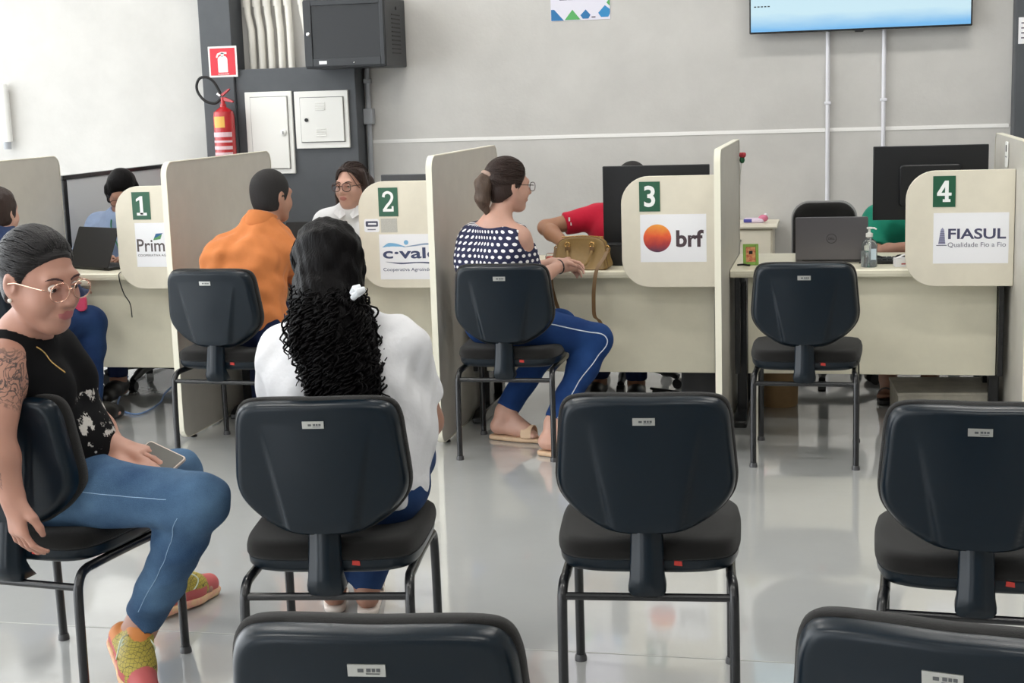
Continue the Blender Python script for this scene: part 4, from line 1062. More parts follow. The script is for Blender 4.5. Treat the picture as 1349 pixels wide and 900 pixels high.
def hair_mat(name, c, c2, scale=(90, 90, 8), rough=.38, spec=.28):
    k = NT(name); b = k.b; tc = k.n('ShaderNodeTexCoord'); mp = k.n('ShaderNodeMapping'); mp.inputs['Scale'].default_value = scale; k.l(tc.outputs['Object'], mp.inputs[0])
    nz = k.n('ShaderNodeTexNoise', i_Scale=2.0, i_Detail=4.0); k.l(mp.outputs[0], nz.inputs[0])
    mx = k.n('ShaderNodeMix', data_type='RGBA'); mx.inputs[6].default_value = c; mx.inputs[7].default_value = c2; k.l(nz.outputs['Fac'], mx.inputs[0]); k.l(mx.outputs[2], b.inputs['Base Color'])
    bp = k.n('ShaderNodeBump', i_Strength=.5, i_Distance=.006); k.l(nz.outputs['Fac'], bp.inputs['Height']); k.l(bp.outputs['Normal'], b.inputs['Normal'])
    b.inputs['Roughness'].default_value = rough; b.inputs['Specular IOR Level'].default_value = spec
    return k.m
def jeans_mat(name, c, c2):
    k = NT(name); b = k.b; tc = k.n('ShaderNodeTexCoord')
    n1 = k.n('ShaderNodeTexNoise', i_Scale=6.0, i_Detail=4.0); k.l(tc.outputs['Object'], n1.inputs[0])
    n2 = k.n('ShaderNodeTexNoise', i_Scale=400.0, i_Detail=2.0); k.l(tc.outputs['Object'], n2.inputs[0])
    ad = k.n('ShaderNodeMath', operation='MULTIPLY_ADD', i_1=.25); k.l(n2.outputs['Fac'], ad.inputs[0]); k.l(n1.outputs['Fac'], ad.inputs[2])
    mr = k.n('ShaderNodeMapRange', i_1=.40, i_2=.85); k.l(ad.outputs[0], mr.inputs[0])
    mx = k.n('ShaderNodeMix', data_type='RGBA'); mx.inputs[6].default_value = c; mx.inputs[7].default_value = c2; k.l(mr.outputs[0], mx.inputs[0]); k.l(mx.outputs[2], b.inputs['Base Color'])
    bp = k.n('ShaderNodeBump', i_Strength=.3, i_Distance=.003); k.l(n2.outputs['Fac'], bp.inputs['Height']); k.l(bp.outputs['Normal'], b.inputs['Normal'])
    b.inputs['Roughness'].default_value = .85; b.inputs['Specular IOR Level'].default_value = .2
    return k.m
def cloth(name, c, bump=.35, noise=.05): return mat(name, c, .85, noise=noise, nscale=14, bump=bump, bscale=35, spec=.2, sheen=.1)
def dots_mat():
    k = NT('navy_polka_dots'); b = k.b; uv = k.n('ShaderNodeUVMap'); sp = k.n('ShaderNodeSeparateXYZ'); k.l(uv.outputs[0], sp.inputs[0])
    def mm(op, a, bb=None, v=None):
        n = k.n('ShaderNodeMath', operation=op); k.l(a, n.inputs[0])
        if bb is not None: k.l(bb, n.inputs[1])
        if v is not None: n.inputs[1].default_value = v
        return n.outputs[0]
    vy = mm('MULTIPLY', sp.outputs[1], v=1/.026); row = mm('FLOOR', vy); par = mm('MULTIPLY', mm('MODULO', row, v=2.0), v=.5)
    ux = mm('ADD', mm('MULTIPLY', sp.outputs[0], v=1/.030), par)
    fx = mm('SUBTRACT', mm('FRACT', ux), v=.5); fy = mm('SUBTRACT', mm('FRACT', vy), v=.5)
    d = mm('SQRT', mm('ADD', mm('MULTIPLY', fx, fx), mm('MULTIPLY', fy, fy)))
    st = mm('LESS_THAN', d, v=.27)
    mx = k.n('ShaderNodeMix', data_type='RGBA'); mx.inputs[6].default_value = srgb(28, 32, 66); mx.inputs[7].default_value = srgb(238, 236, 236); k.l(st, mx.inputs[0]); k.l(mx.outputs[2], b.inputs['Base Color'])
    b.inputs['Roughness'].default_value = .8
    return k.m
SK_A = skin('warm_tan_skin', srgb(176, 130, 112), True); SK_M = skin('light_brown_skin', srgb(172, 128, 108)); SK_P = skin('fair_skin', srgb(200, 156, 138)); SK_T = skin('tan_skin', srgb(160, 116, 90))
LIP = mat('rose_lips', srgb(162, 92, 92), .45); LIP2 = mat('pale_lips', srgb(176, 112, 102), .45)
HB = hair_mat('black_hair', srgb(7, 6, 7), srgb(15, 13, 14), (90, 90, 8), .40, .07); HBR = hair_mat('dark_brown_hair', srgb(34, 25, 23), srgb(64, 48, 42)); HM = hair_mat('ash_brown_hair', srgb(56, 44, 38), srgb(104, 86, 74))
HA = hair_mat('sleek_black_hair', srgb(16, 15, 16), srgb(44, 41, 42), (14, 14, 150), .4)
HS = mat('cropped_black_hair', srgb(28, 25, 25), .8, noise=.3, nscale=250, bump=.6, bscale=350)
EYE_W = mat('eye_white', srgb(226, 220, 214), .2); EYE_D = mat('dark_iris', srgb(38, 26, 22), .15); BROW = mat('brow_hair', srgb(40, 28, 26), .8)
J_A = jeans_mat('mid_blue_denim', srgb(40, 66, 98), srgb(88, 118, 148)); J_B = jeans_mat('deep_blue_denim', srgb(22, 42, 80), srgb(44, 72, 116)); J_D = jeans_mat('dark_indigo_denim', srgb(18, 26, 52), srgb(34, 46, 80))
SEAM = mat('pale_seam', srgb(150, 178, 206), .8)

from mathutils.bvhtree import BVHTree
def snapper(o):
    me = o.data; b = BVHTree.FromPolygons([v.co.copy() for v in me.vertices], [tuple(q.vertices) for q in me.polygons])
    base = np.array(o.parent.location)
    def f(p, off=.001):
        l, n, i, d = b.find_nearest(Vector(V(p)-base)); return np.array(l)+np.array(n)*off+base
    return f
def eyes(root, L, R, s, look=(0, 1, 0), lid=None, brow_c=BROW, skinm=None):
    for sx in (-1, 1):
        o = MB().ball((0, 0, 0), .0110*s, 14, 10).xf(Matrix.Translation(Vector(L(sx*.031, .0765, .004)-np.array(root.location)))).build('eye', EYE_W, root, smooth=True)
        c = L(sx*.031, .0765, .004)+(R @ unit(look))*.0072*s
        MB().ball((0, 0, 0), .0060*s, 12, 8).xf(Matrix.Translation(Vector(c-np.array(root.location)))).build('iris', EYE_D, o, smooth=True)
        m = MB(); pts = [L(sx*.031+x*1.0, .0885-.010*abs(x*40)**1.5*.35, .0085-abs(x)*.12+.001) for x in (-.015, -.0075, 0, .0075, .015)]
        m.tube([tuple(p-np.array(root.location)) for p in pts], [.0016*s, .003*s, .0034*s, .003*s, .0016*s], 8).build('upper_lid', skinm, root, smooth=True)
        f = snapper(BODY); pts = [f(L(sx*x, y, z), .0006) for x, y, z in ((.013, .094, .0225), (.022, .095, .0275), (.033, .092, .0300), (.043, .084, .0280), (.051, .074, .0225))]
        MB().tube(smooth_path([tuple(p-np.array(root.location)) for p in pts], 4), [.0020*s]*5+[.0026*s]*7+[.0018*s]*3+[.0008*s]*2, 8).build('eyebrow', brow_c, root, smooth=True)

def glasses(root, L, m, s=1, rx=.025, rz=.021, lens=None, thick=.0016, shape=2.6):
    loc = np.array(root.location); W = lambda *p: tuple(L(*p)-loc)
    fr_ = MB(); rings_ = []
    for sx in (-1, 1):
        a = np.linspace(0, 2*PI, 29); sp_ = lambda v: np.sign(v)*abs(v)**(2/shape)
        ring = [W(sx*.033+rx*sp_(math.cos(q)), .107-.10*abs(sx*.033+rx*sp_(math.cos(q)))**1.35, .001+rz*sp_(math.sin(q))) for q in a]
        fr_.tube(ring, thick, 6, caps=False); rings_.append(ring)
        fr_.tube([W(sx*(.033+rx), .096, .006), W(sx*.070, .088, .008), W(sx*.081, .01, .006), W(sx*.081, -.018, -.004)], thick*1.1, 6)
    fr_.tube(smooth_path([W(-.010, .107, .004), W(0, .110, .008), W(.010, .107, .004)], 4), thick, 6)
    g = fr_.build('glasses', m, root, smooth=True)
    if lens:
        for ring in rings_: MB().add(ring[:-1], [tuple(range(len(ring)-1))]).build('lens', lens, g)
    return g
LENS = mat('spectacle_lens', srgb(240, 236, 240), .03, trans=1.0)
LENS.node_tree.nodes['Principled BSDF'].inputs['IOR'].default_value = 1.02

def hair_cap(c, R, s, g=.010, plane=(0, .75, -.66, .030), low=-.085, k=.02):
    """cranium shell cut by the hairline"""
    c = V(c); L = lambda x, y, z: c+R @ (np.array([x, y, z])*s)
    n = R @ np.array(plane[:3]); pt = c+R @ (np.array(plane[:3])*plane[3]*s/ (np.linalg.norm(plane[:3])**2))
    cuts = [(pt, n), (L(0, 0, low), R @ np.array([0, .25, -1.]))]
    return [el(L(0, -.018, .035), (V(.073, .090, .083)+g)*s, R, .02, cut=cuts), el(L(0, -.022, -.02), (V(.068, .070, .075)+g)*s, R, .03, cut=cuts)], L

def strands(root, LL, R, m, hairline, end, n, g=.010, r=.0016, wave=0., s=1., seed=0, name='hair_strands', jit=.004, rise=.0):
    """fine locks swept over the skull from the hairline to a gathering point (head-local coordinates)"""
    rg = np.random.default_rng(seed); C0 = np.array([0, -.018, .035]); RD = np.array([.073, .090, .083])+g
    H = [V(h) for h in hairline]; seg = len(H)-1; loc = np.array(root.location); mb = MB()
    e = unit((V(end)-C0)/RD)
    for i in range(n):
        t = (i+rg.uniform())/n*seg; j = min(int(t), seg-1); f = t-j
        a = H[j]*(1-f)+H[j+1]*f+rg.normal(size=3)*jit; a = unit((a-C0)/RD); b = unit(e+rg.normal(size=3)*.08)
        om = math.acos(max(-1, min(1, float(a @ b)))); K = 14; pts = []; ph = rg.uniform(0, 6); lift = 1+rg.uniform(0, .03)+rise
        ax_ = unit(np.cross(a, b)+1e-6)
        for q in range(K):
            u = q/(K-1); d = (math.sin((1-u)*om)*a+math.sin(u*om)*b)/max(1e-6, math.sin(om))
            d = d+ax_*wave*math.sin(ph+q*1.3)*math.sin(PI*u)
            pts.append(tuple(LL(*(C0+d*RD*(lift if 0 < q else .985)))-loc))
        mb.tube(pts, [r*s*(.35 if q == 0 else 1) for q in range(K)], 4, caps=False)
    return mb.build(name, m, root, smooth='all')
HLINE = [(-.066, -.050, -.045), (-.074, -.020, .020), (-.070, .012, .010), (-.060, .034, .052), (-.038, .054, .086), (0, .060, .097), (.038, .054, .086), (.060, .034, .052), (.070, .012, .010), (.074, -.020, .020), (.066, -.050, -.045)]

def person(name, label, J, h, skinm, lip, parts, fat=1., fem=False, bust=0, belly=0, armr=1., legr=1., shr=1., headscale=1., detail=True, ear=True, hands=True, feet=True, mask=None, sm=1):
    J = dict(J); J['headfwd_v'] = unit(J['headfwd'])
    root = thing('person', label, 'person', tuple((V(J['hipL'])+V(J['hipR']))/2*np.array([1, 1, 0])))
    B = body_parts(J, fat, fem, bust, belly, armr, legr, shr)
    R = frame(J['headfwd'], J.get('headup', (0, 0, 1)))
    HP, L = head_prims(J['head'], R, headscale, detail, ear)
    body = list(B['torso'])+B['neck']+HP
    for s in 'LR':
        body += B['up'+s]+B['lo'+s]+B['th'+s]+B['sn'+s]
        if hands: body += hand_prims(V(J['wr'+s]), V(J['hd'+s]), V(J['pn'+s]), 1 if s == 'R' else -1, J.get('hs', 1.), J.get('curl'+s, .35))
        if feet: body += foot_prims(J['an'+s], J['he'+s], J['to'+s])
    # subtractive eye sockets must follow the face prims, so keep order torso..head first
    lc = L(0, .092, -.061)
    def mf(P):
        q = (P-lc) @ R; return ((np.abs(q[:, 0])/(.0225*headscale))**2+(q[:, 2]/(.0115*headscale))**2+(q[:, 1]/(.022*headscale))**2 < 1).astype(int)
    global BODY
    BODY = sobj('body', body, h, [skinm, lip], root, sm=sm, matfn=mf, mask=mask)
    return root, B, R, L, J

def snap_line(root, o, pts, m, r=.0016, name='seam', n=40, off=.0005):
    f = snapper(o); loc = np.array(root.location); P = smooth_path([tuple(V(q)) for q in pts], 8)
    MB().tube([tuple(f(q, off)-loc) for q in P], r, 5).build(name, m, root, smooth=True)
def stitch(root, pts, m=None, r=.0016):
    loc = np.array(root.location)
    MB().tube(smooth_path([tuple(V(p)-loc) for p in pts], 6), r, 5).build('seam', m or SEAM, root, smooth=True)
# ================================================================ the people
UP = V(0, 0, 1)
def trousers(root, B, J, m, g=.010, ankle=.0, waist_up=.03, h=.008, amp=.004, seed=1, names='jeans', post=None):
    ps = grow(B['torso'][:2], g-.002)
    cuts = []
    pel = (V(J['hipL'])+V(J['hipR']))/2
    ps = [cutp(p, (pel+(0, 0, .02+waist_up+.06), UP)) for p in ps]
    for s in 'LR':
        ps += grow(B['th'+s], g)
        kn, an = V(J['kn'+s]), V(J['an'+s]); d = unit(an-kn)
        e = an-d*ankle
        ps += [cutp(p, (e, d)) for p in grow(B['sn'+s], g+.002)]
        ps += [cutp(rc(kn*.35+an*.65, e, .054, .050, .02), (e, d))]
    return sobj(names, ps, h, m, root, noise=wrinkle(amp, 38, seed))
def top(root, B, J, m, g=.010, sleeve=.55, h=.008, amp=.004, seed=2, hem=-.02, neck_r=.070, name='shirt', long=False, extra=(), uv=None, cuts=(), necklift=0, matfn=None, sc=34, mask=None):
    ps = grow(B['torso'], g); pel = (V(J['hipL'])+V(J['hipR']))/2
    ps = [cutp(p, (pel+(0, 0, hem), -UP)) for p in ps]
    for s in 'LR':
        if sleeve > 0:
            a, b, c = V(J['sh'+s]), V(J['el'+s]), V(J['wr'+s]); d = unit(b-a); e = a+(b-a)*min(1, sleeve)
            ps += [cutp(rc(a, a+(b-a)*min(1, sleeve)+d*.02, B['up'+s][0]['ra']+g+.002, (B['up'+s][0]['ra']*(1-sleeve)+B['up'+s][0]['rb']*sleeve if not long else B['up'+s][0]['rb'])+g+.002, .03), *([] if long else [(e, d)]))]
            if long:
                d2 = unit(c-b); e2 = c-d2*.02
                ps += [cutp(p, (e2, d2)) for p in grow(B['lo'+s], g)]
    ps += list(extra)
    nk = V(J['neck']); hd = V(J['head'])
    hole = rc(nk+(0, 0, .012+necklift), nk+(hd-nk)*.8+(0, 0, .05), neck_r, neck_r+.01, .008); hole['op'] = '-'
    ps.append(hole)
    return sobj(name, ps, h, m, root, noise=wrinkle(amp, sc, seed), uv=uv, cuts=cuts, matfn=matfn, mask=mask)
def simple_shoe(root, ank, heel, toe, m, h=.006, name='shoe', high=.5, sole=None, matfn=None, wide=1.0):
    ank, heel, toe = V(ank), V(heel), V(toe); d = unit(toe-heel); sd = unit(np.cross(d, UP)); n = np.cross(sd, d)
    mid = heel*.4+toe*.6
    ps = [rc(heel+n*.012, mid+n*.012, .040*wide, .043*wide, .03), rc(mid+n*.010, toe+n*.004, .043*wide, .034*wide, .03), rc(ank*(high)+heel*(1-high)+n*.01, mid+n*.022, .040*wide, .034*wide, .03)]
    cut = [(heel-n*.026, -n)]
    o = sobj(name, ps, h, m, root, cuts=cut, matfn=matfn)
    if sole is not None:
        s2 = [rc(heel-d*.004, mid, .044*wide, .047*wide, .02), rc(mid, toe+d*.003, .047*wide, .037*wide, .02)]
        sobj('sole', s2, h, sole, o if False else root, cuts=[(heel-n*.010, n), (heel-n*.034, -n)])
    return o
def sandal(root, heel, toe, m, drop=.03):
    heel, toe = V(heel), V(toe); d = unit((toe-heel)*[1, 1, 0]); hl = V(heel[0], heel[1], .012)-d*.012; te = V(toe[0], toe[1], .012)+d*.012; mid = hl*.4+te*.6
    o = sobj('sandal', [rc(hl, mid, .033, .040, .02), rc(mid, te-d*.02, .040, .032, .02)], .006, m, root, cuts=[((0, 0, .022), UP), ((0, 0, .001), -UP)])
    sd = unit(np.cross(d, UP)); loc = np.array(root.location); c = mid+d*.02
    st = [c+sd*.042*math.cos(a)+UP*(.012+.050*math.sin(a)) for a in np.linspace(0, PI, 13)]
    v = []
    for p in st: v += [tuple(p-d*.025-loc), tuple(p+d*.025-loc), tuple(p+d*.025+UP*.004-loc), tuple(p-d*.025+UP*.004-loc)]
    MB().add(v, [(i*4+k, i*4+(k+1) % 4, i*4+4+(k+1) % 4, i*4+4+k) for i in range(12) for k in range(4)]).build('sandal_strap', m, root, smooth=True)

# ---------------------------------------------------------------- A: tattooed woman at left, sitting sideways
JA = dict(hipL=(-2.045, 3.56, .568), hipR=(-2.0, 3.40, .568), waist=(-2.045, 3.44, .70), chest=(-2.055, 3.40, .855), neck=(-2.02, 3.325, .995),
          shL=(-2.045, 3.50, .925), shR=(-2.015, 3.225, .935), elL=(-1.985, 3.57, .70), wrL=(-1.865, 3.475, .662), hdL=(.97, -.12, -.12), pnL=(0, 0, -1), curlL=.18,
          elR=(-2.005, 3.135, .755), wrR=(-1.965, 3.125, .618), hdR=(.10, -.02, -1), pnR=(.55, .8, 0), curlR=.42,
          head=(-1.945, 3.30, 1.135), headfwd=(.915, -.32, -.22), headup=(.06, -.05, 1),
          knR=(-1.580, 3.35, .558), anR=(-1.825, 3.465, .175), heR=(-1.895, 3.485, .120), toR=(-1.755, 3.330, .040),
          knL=(-1.915, 3.93, .46), anL=(-2.005, 4.0, .115), heL=(-2.02, 3.965, .045), toL=(-1.955, 4.17, .038))
def tat(P):
    m = np.zeros(len(P)); a, b, c = V(JA['shR']), V(JA['elR']), V(JA['wrR'])
    t = ((P-a) @ (b-a))/((b-a) @ (b-a)); dd = np.linalg.norm(P-a-(b-a)*t[:, None], axis=1)
    m = np.where((t > -.12) & (t < .62) & (dd < .075), np.clip(1.6-np.abs(t-.25)*3, 0, 1), 0)
    t2 = ((P-b) @ (c-b))/((c-b) @ (c-b)); d2 = np.linalg.norm(P-b-(c-b)*t2[:, None], axis=1)
    m = np.maximum(m, np.where((t2 > .32) & (t2 < .80) & (d2 < .06) & (np.abs(P[:, 0]+1.985) < .014), .8, 0))
    return m
root, B, R, L, JA = person('person', 'woman in black top and jeans with tattooed arm, sitting sideways at the left', JA, .005, SK_A, LIP, None, fat=1.06, fem=True, bust=.058, belly=.095, armr=1.12, legr=1.0, headscale=1.07, mask=tat)
blk = cloth('black_jersey', srgb(17, 17, 19))
def print_mat():
    k = NT('black_jersey_with_print'); tc = k.n('ShaderNodeTexCoord'); at = k.n('ShaderNodeAttribute', attribute_name='mask')
    nz = k.n('ShaderNodeTexNoise', i_Scale=22.0, i_Detail=5.0, i_Roughness=.7); k.l(tc.outputs['Object'], nz.inputs[0])
    ml = k.n('ShaderNodeMath', operation='MULTIPLY'); k.l(nz.outputs['Fac'], ml.inputs[0]); k.l(at.outputs['Fac'], ml.inputs[1])
    mr = k.n('ShaderNodeMapRange', i_1=.54, i_2=.57); k.l(ml.outputs[0], mr.inputs[0])
    mx = k.n('ShaderNodeMix', data_type='RGBA'); mx.inputs[6].default_value = srgb(15, 15, 17); mx.inputs[7].default_value = srgb(200, 196, 190); k.l(mr.outputs[0], mx.inputs[0]); k.l(mx.outputs[2], k.b.inputs['Base Color'])
    k.b.inputs['Roughness'].default_value = .9; k.b.inputs['Specular IOR Level'].default_value = .15
    return k.m
blk = print_mat()
def prn(P): return np.clip((P[:, 0]+1.965)/.03, 0, 1)*np.clip((.85-P[:, 2])/.03, 0, 1)*np.clip((P[:, 2]-.64)/.03, 0, 1)*np.clip((P[:, 1]-3.34)/.02, 0, 1)
loc = np.array(root.location)
tt_ = top(root, B, JA, blk, .010, 0, .0065, .0035, 3, -.03, .078, 'tank_top', mask=prn)
tr_ = trousers(root, B, JA, J_A, .010, .03, .02, .006, .006, 4)
kn, an, hp = V(JA['knR']), V(JA['anR']), V(JA['hipR'])
snap_line(root, tr_, [hp+(.06, -.12, .03), hp*.5+kn*.5+(0, -.12, .030), kn+(-.06, -.10, .025)], SEAM, .0010)
snap_line(root, tr_, [kn+(-.03, -.10, -.03), kn*.6+an*.4+(.0, -.10, 0), an+(.03, -.09, .06)], SEAM, .0010)
snap_line(root, tr_, [hp+(-.02, -.12, -.02), hp+(.05, -.12, -.01), hp+(.10, -.12, .05)], SEAM, .0009)
snap_line(root, tt_, [(-1.99, 3.245, .98), (-1.93, 3.285, .95), (-1.90, 3.33, .90)], M['gold'], .0018, 'necklace')
# trainers
def trainer_mat():
    k = NT('trainer_upper'); tc = k.n('ShaderNodeTexCoord'); v = k.n('ShaderNodeTexVoronoi', feature='DISTANCE_TO_EDGE', i_Scale=95.0, i_Randomness=.25); k.l(tc.outputs['Object'], v.inputs[0])
    mr = k.n('ShaderNodeMapRange', i_1=.03, i_2=.06); k.l(v.outputs['Distance'], mr.inputs[0])
    mx = k.n('ShaderNodeMix', data_type='RGBA'); mx.inputs[6].default_value = srgb(96, 92, 48); mx.inputs[7].default_value = srgb(178, 160, 66); k.l(mr.outputs[0], mx.inputs[0])
    k.l(mx.outputs[2], k.b.inputs['Base Color']); k.b.inputs['Roughness'].default_value = .6
    return k.m
TR = [trainer_mat(), mat('trainer_coral', srgb(190, 92, 92), .6), mat('trainer_orange', srgb(206, 128, 62), .6), mat('trainer_dark', srgb(40, 62, 52), .6)]
TS = mat('trainer_sole', srgb(226, 150, 140), .6, col2=srgb(228, 206, 150), nscale=30); LACE = mat('pale_lace', srgb(226, 236, 214), .7)
for s in 'RL':
    ank, heel, toe = V(JA['an'+s]), V(JA['he'+s]), V(JA['to'+s]); d = unit(toe-heel); sd = unit(np.cross(d, UP)); n = np.cross(sd, d); ln = np.linalg.norm(toe-heel)
    def mf(P, heel=heel, d=d, sd=sd, n=n, ln=ln):
        t = ((P-heel) @ d)/ln; w = np.abs((P-heel) @ sd); z = (P-heel) @ n
        o = np.zeros(len(P), int); o[(t < .12)] = 2; o[(w > .030) & (z < .022) & (t < .75)] = 1; o[(t > .80)] = 1; o[z > .078] = 2
        return o
    o = simple_shoe(root, ank, heel, toe, TR, .0045, 'trainer', .95, None, mf, 1.0)
    sobj('trainer_sole', [rc(heel-d*.006-n*.014, heel*.4+toe*.6-n*.014, .043, .047, .02), rc(heel*.4+toe*.6-n*.014, toe+d*.004-n*.010, .047, .037, .02)], .005, TS, root, cuts=[(heel-n*.008, n), (heel-n*.034, -n)])
    mid = heel*.4+toe*.6
    for i, t in enumerate((.34, .46, .58, .70)):
        zc = .068-.046*(t-.3)*1.6; cc = heel+d*ln*t
        MB().tube([tuple(cc+sd*x*.03+n*(zc-.014*x*x)+d*(.010*(1 if i % 2 else -1)*x)-loc) for x in (-1, -.5, 0, .5, 1)], .0026, 6).build('lace', LACE, root, smooth=True)
        MB().tube([tuple(cc+sd*x*.03+n*(zc-.014*x*x+.002)-d*(.010*(1 if i % 2 else -1)*x)-loc) for x in (-1, -.5, 0, .5, 1)], .0026, 6).build('lace', LACE, root, smooth=True)
    cc = heel+d*ln*.30
    for q in (1, -1):
        MB().tube(smooth_path([tuple(cc+n*.072-loc), tuple(cc+sd*q*.03+n*.080+d*.02-loc), tuple(cc+sd*q*.05+n*.055+d*.05-loc), tuple(cc+sd*q*.045+n*.025+d*.03-loc), tuple(cc+sd*q*.02+n*.06-loc)], 5), .0022, 6).build('lace_bow', LACE, root, smooth=True)
# head: sleek pulled-back hair and bun
cap, LL = hair_cap(JA['head'], R, 1.07, .004, (0, .74, -.67, .002), -.075)
cap += [el(LL(0, -.112, .035), (.030, .026, .032), R, .02), el(LL(.0, -.125, .005), (.026, .024, .040), R, .02), rc(LL(0, -.128, 0), LL(.01, -.135, -.06), .024, .012, .02)]
sobj('hair', cap, .005, HA, root, noise=None)
strands(root, LL, R, HA, HLINE, (0, -.112, .035), 620, .006, .0017, 0, 1.07, 3)
eyes(root, LL, R, 1.07, (.1, 1, -.35), brow_c=mat('dark_brow', srgb(58, 34, 34), .8), skinm=SK_A)
glasses(root, LL, mat('rose_gold', srgb(226, 182, 160), .25, metal=.8), 1, .026, .022, LENS, .0016, 2.3)
MB().ball((0, 0, 0), .0055, 10, 8).xf(Matrix.Translation(Vector(LL(.081, -.004, -.040)-loc))).build('earring', mat('pearl', srgb(240, 234, 222), .2), root, smooth=True)
# phone in her left hand
ph = thing('mobile_phone', 'grey mobile phone held by the tattooed woman above her knee', 'phone', (-1.735, 3.455, .640), math.radians(-24))
mx = Matrix.Rotation(math.radians(12), 4, 'Y') @ Matrix.Rotation(math.radians(28), 4, 'X')
MB().prism(round_rect(-.072, -.036, .072, .036, .010), -.004, .004, 'z').xf(mx).build('case', mat('phone_case', srgb(206, 190, 176), .4), ph, bevel=.0015)
MB().prism(round_rect(-.068, -.032, .068, .032, .007), .004, .0048, 'z').xf(mx).build('screen', mat('phone_screen', srgb(82, 80, 74), .2), ph)

# ---------------------------------------------------------------- B: woman in white T-shirt with long curly black hair
JB = dict(hipL=(-1.335, 3.50, .568), hipR=(-1.145, 3.53, .568), waist=(-1.215, 3.555, .72), chest=(-1.240, 3.545, .84), neck=(-1.255, 3.545, .985),
          shL=(-1.405, 3.545, .905), shR=(-1.085, 3.555, .925), elL=(-1.455, 3.63, .69), wrL=(-1.36, 3.84, .64), hdL=(.35, .9, -.1), pnL=(0, 0, -1),
          elR=(-1.065, 3.68, .70), wrR=(-1.14, 3.86, .64), hdR=(-.35, .9, -.1), pnR=(0, 0, -1),
          head=(-1.286, 3.57, 1.125), headfwd=(-.76, .65, -.08),
          knL=(-1.425, 3.96, .52), anL=(-1.52, 4.13, .10), heL=(-1.505, 4.10, .05), toL=(-1.58, 4.31, .03),
          knR=(-1.215, 4.0, .52), anR=(-1.405, 4.12, .10), heR=(-1.395, 4.09, .05), toR=(-1.45, 4.31, .03))
root, B, R, L, JB = person('person', 'woman in white T-shirt with long curly black hair seen from behind', JB, .0065, SK_M, LIP2, None, fat=1.12, fem=True, bust=.075, armr=1.1, legr=1.05, headscale=1.0)
top(root, B, JB, cloth('white_jersey', srgb(226, 226, 229), .8, .02), .012, .66, .0065, .007, 8, -.04, .068, 't_shirt', sc=48)
trousers(root, B, JB, J_B, .010, -.015, .0, .0075, .003, 9)
for s in 'LR': sandal(root, JB['he'+s], JB['to'+s], mat('pale_sandal', srgb(226, 214, 204), .5))
cap, LL = hair_cap(JB['head'], R, 1.0, .013, (0, .75, -.66, .006), -.12)
hb_ = [V(-1.262, 3.50, 1.06), V(-1.235, 3.445, .98), V(-1.205, 3.425, .89), V(-1.19, 3.42, .80)]
mass = cap+[rc(hb_[0], hb_[1], .086, .088, .05), rc(hb_[1], hb_[2], .088, .080, .04), rc(hb_[2], hb_[3], .080, .072, .04)]
hobj = sobj('hair', mass, .0065, HB, root, noise=wrinkle(.005, 110, 12))
# curls wound over the hair mass
cur = MB(); loc = np.array(root.location)
hv = np.empty(len(hobj.data.vertices)*3); hobj.data.vertices.foreach_get('co', hv); hv = hv.reshape(-1, 3)
bvh = BVHTree.FromPolygons([Vector(v) for v in hv], [tuple(q.vertices) for q in hobj.data.polygons])
cand = hv[(hv[:, 2] < 1.10) & (hv[:, 2] > .80) & (hv[:, 1]+loc[1] < 3.56)]
for i in range(760):
    p_ = Vector(cand[rng.integers(len(cand))]); L0 = rng.uniform(.07, .17); cr_ = rng.uniform(.004, .010); pit = rng.uniform(.022, .034); ph0 = rng.uniform(0, 6)
    n = int(L0/pit*8)+2; fly = rng.uniform(.01, .035) if rng.uniform() < .12 else rng.uniform(-.003, .006); pts = []
    for q in range(n):
        u = q/(n-1); l, nn, _, _ = bvh.find_nearest(p_); a = ph0+q*2*PI/8; tg = nn.cross(Vector((0, 0, 1)))
        tg = tg.normalized() if tg.length > 1e-4 else Vector((1, 0, 0))
        pts.append(tuple(l+nn*(math.cos(a)*cr_+.002+fly*u)+tg*math.sin(a)*cr_*1.2)); p_ = l+Vector((0, 0, -pit/8*1.05))
    cur.tube(pts, [.0029*(1-.6*abs(2*k/(n-1)-1)**3) for k in range(n)], 5)
co = cur.build('curls', HB, root, smooth='all')
# waves over the crown, swept back to the clip
strands(root, LL, R, HB, HLINE, (.075, -.070, -.03), 560, .016, .0028, .045, 1.0, 4, 'hair_waves', .006)
cl_ = thing('hair_clip', 'white hair clip in the curly black hair', 'hair clip', (-1.150, 3.415, 1.070))
m = MB()
for a, b_ in (((-.018, 0, 0), (.018, .004, .024)), ((-.014, -.004, .010), (.022, 0, .028)), ((-.020, .002, .016), (.010, -.002, .036))): m.tube([a, tuple((V(a)+V(b_))/2+(0, -.010, .004)), b_], [.009, .013, .009], 10)
m.xf(Matrix.Scale(.8, 4)).build('clip', mat('translucent_white_clip', srgb(232, 236, 240), .25), cl_, smooth=True)

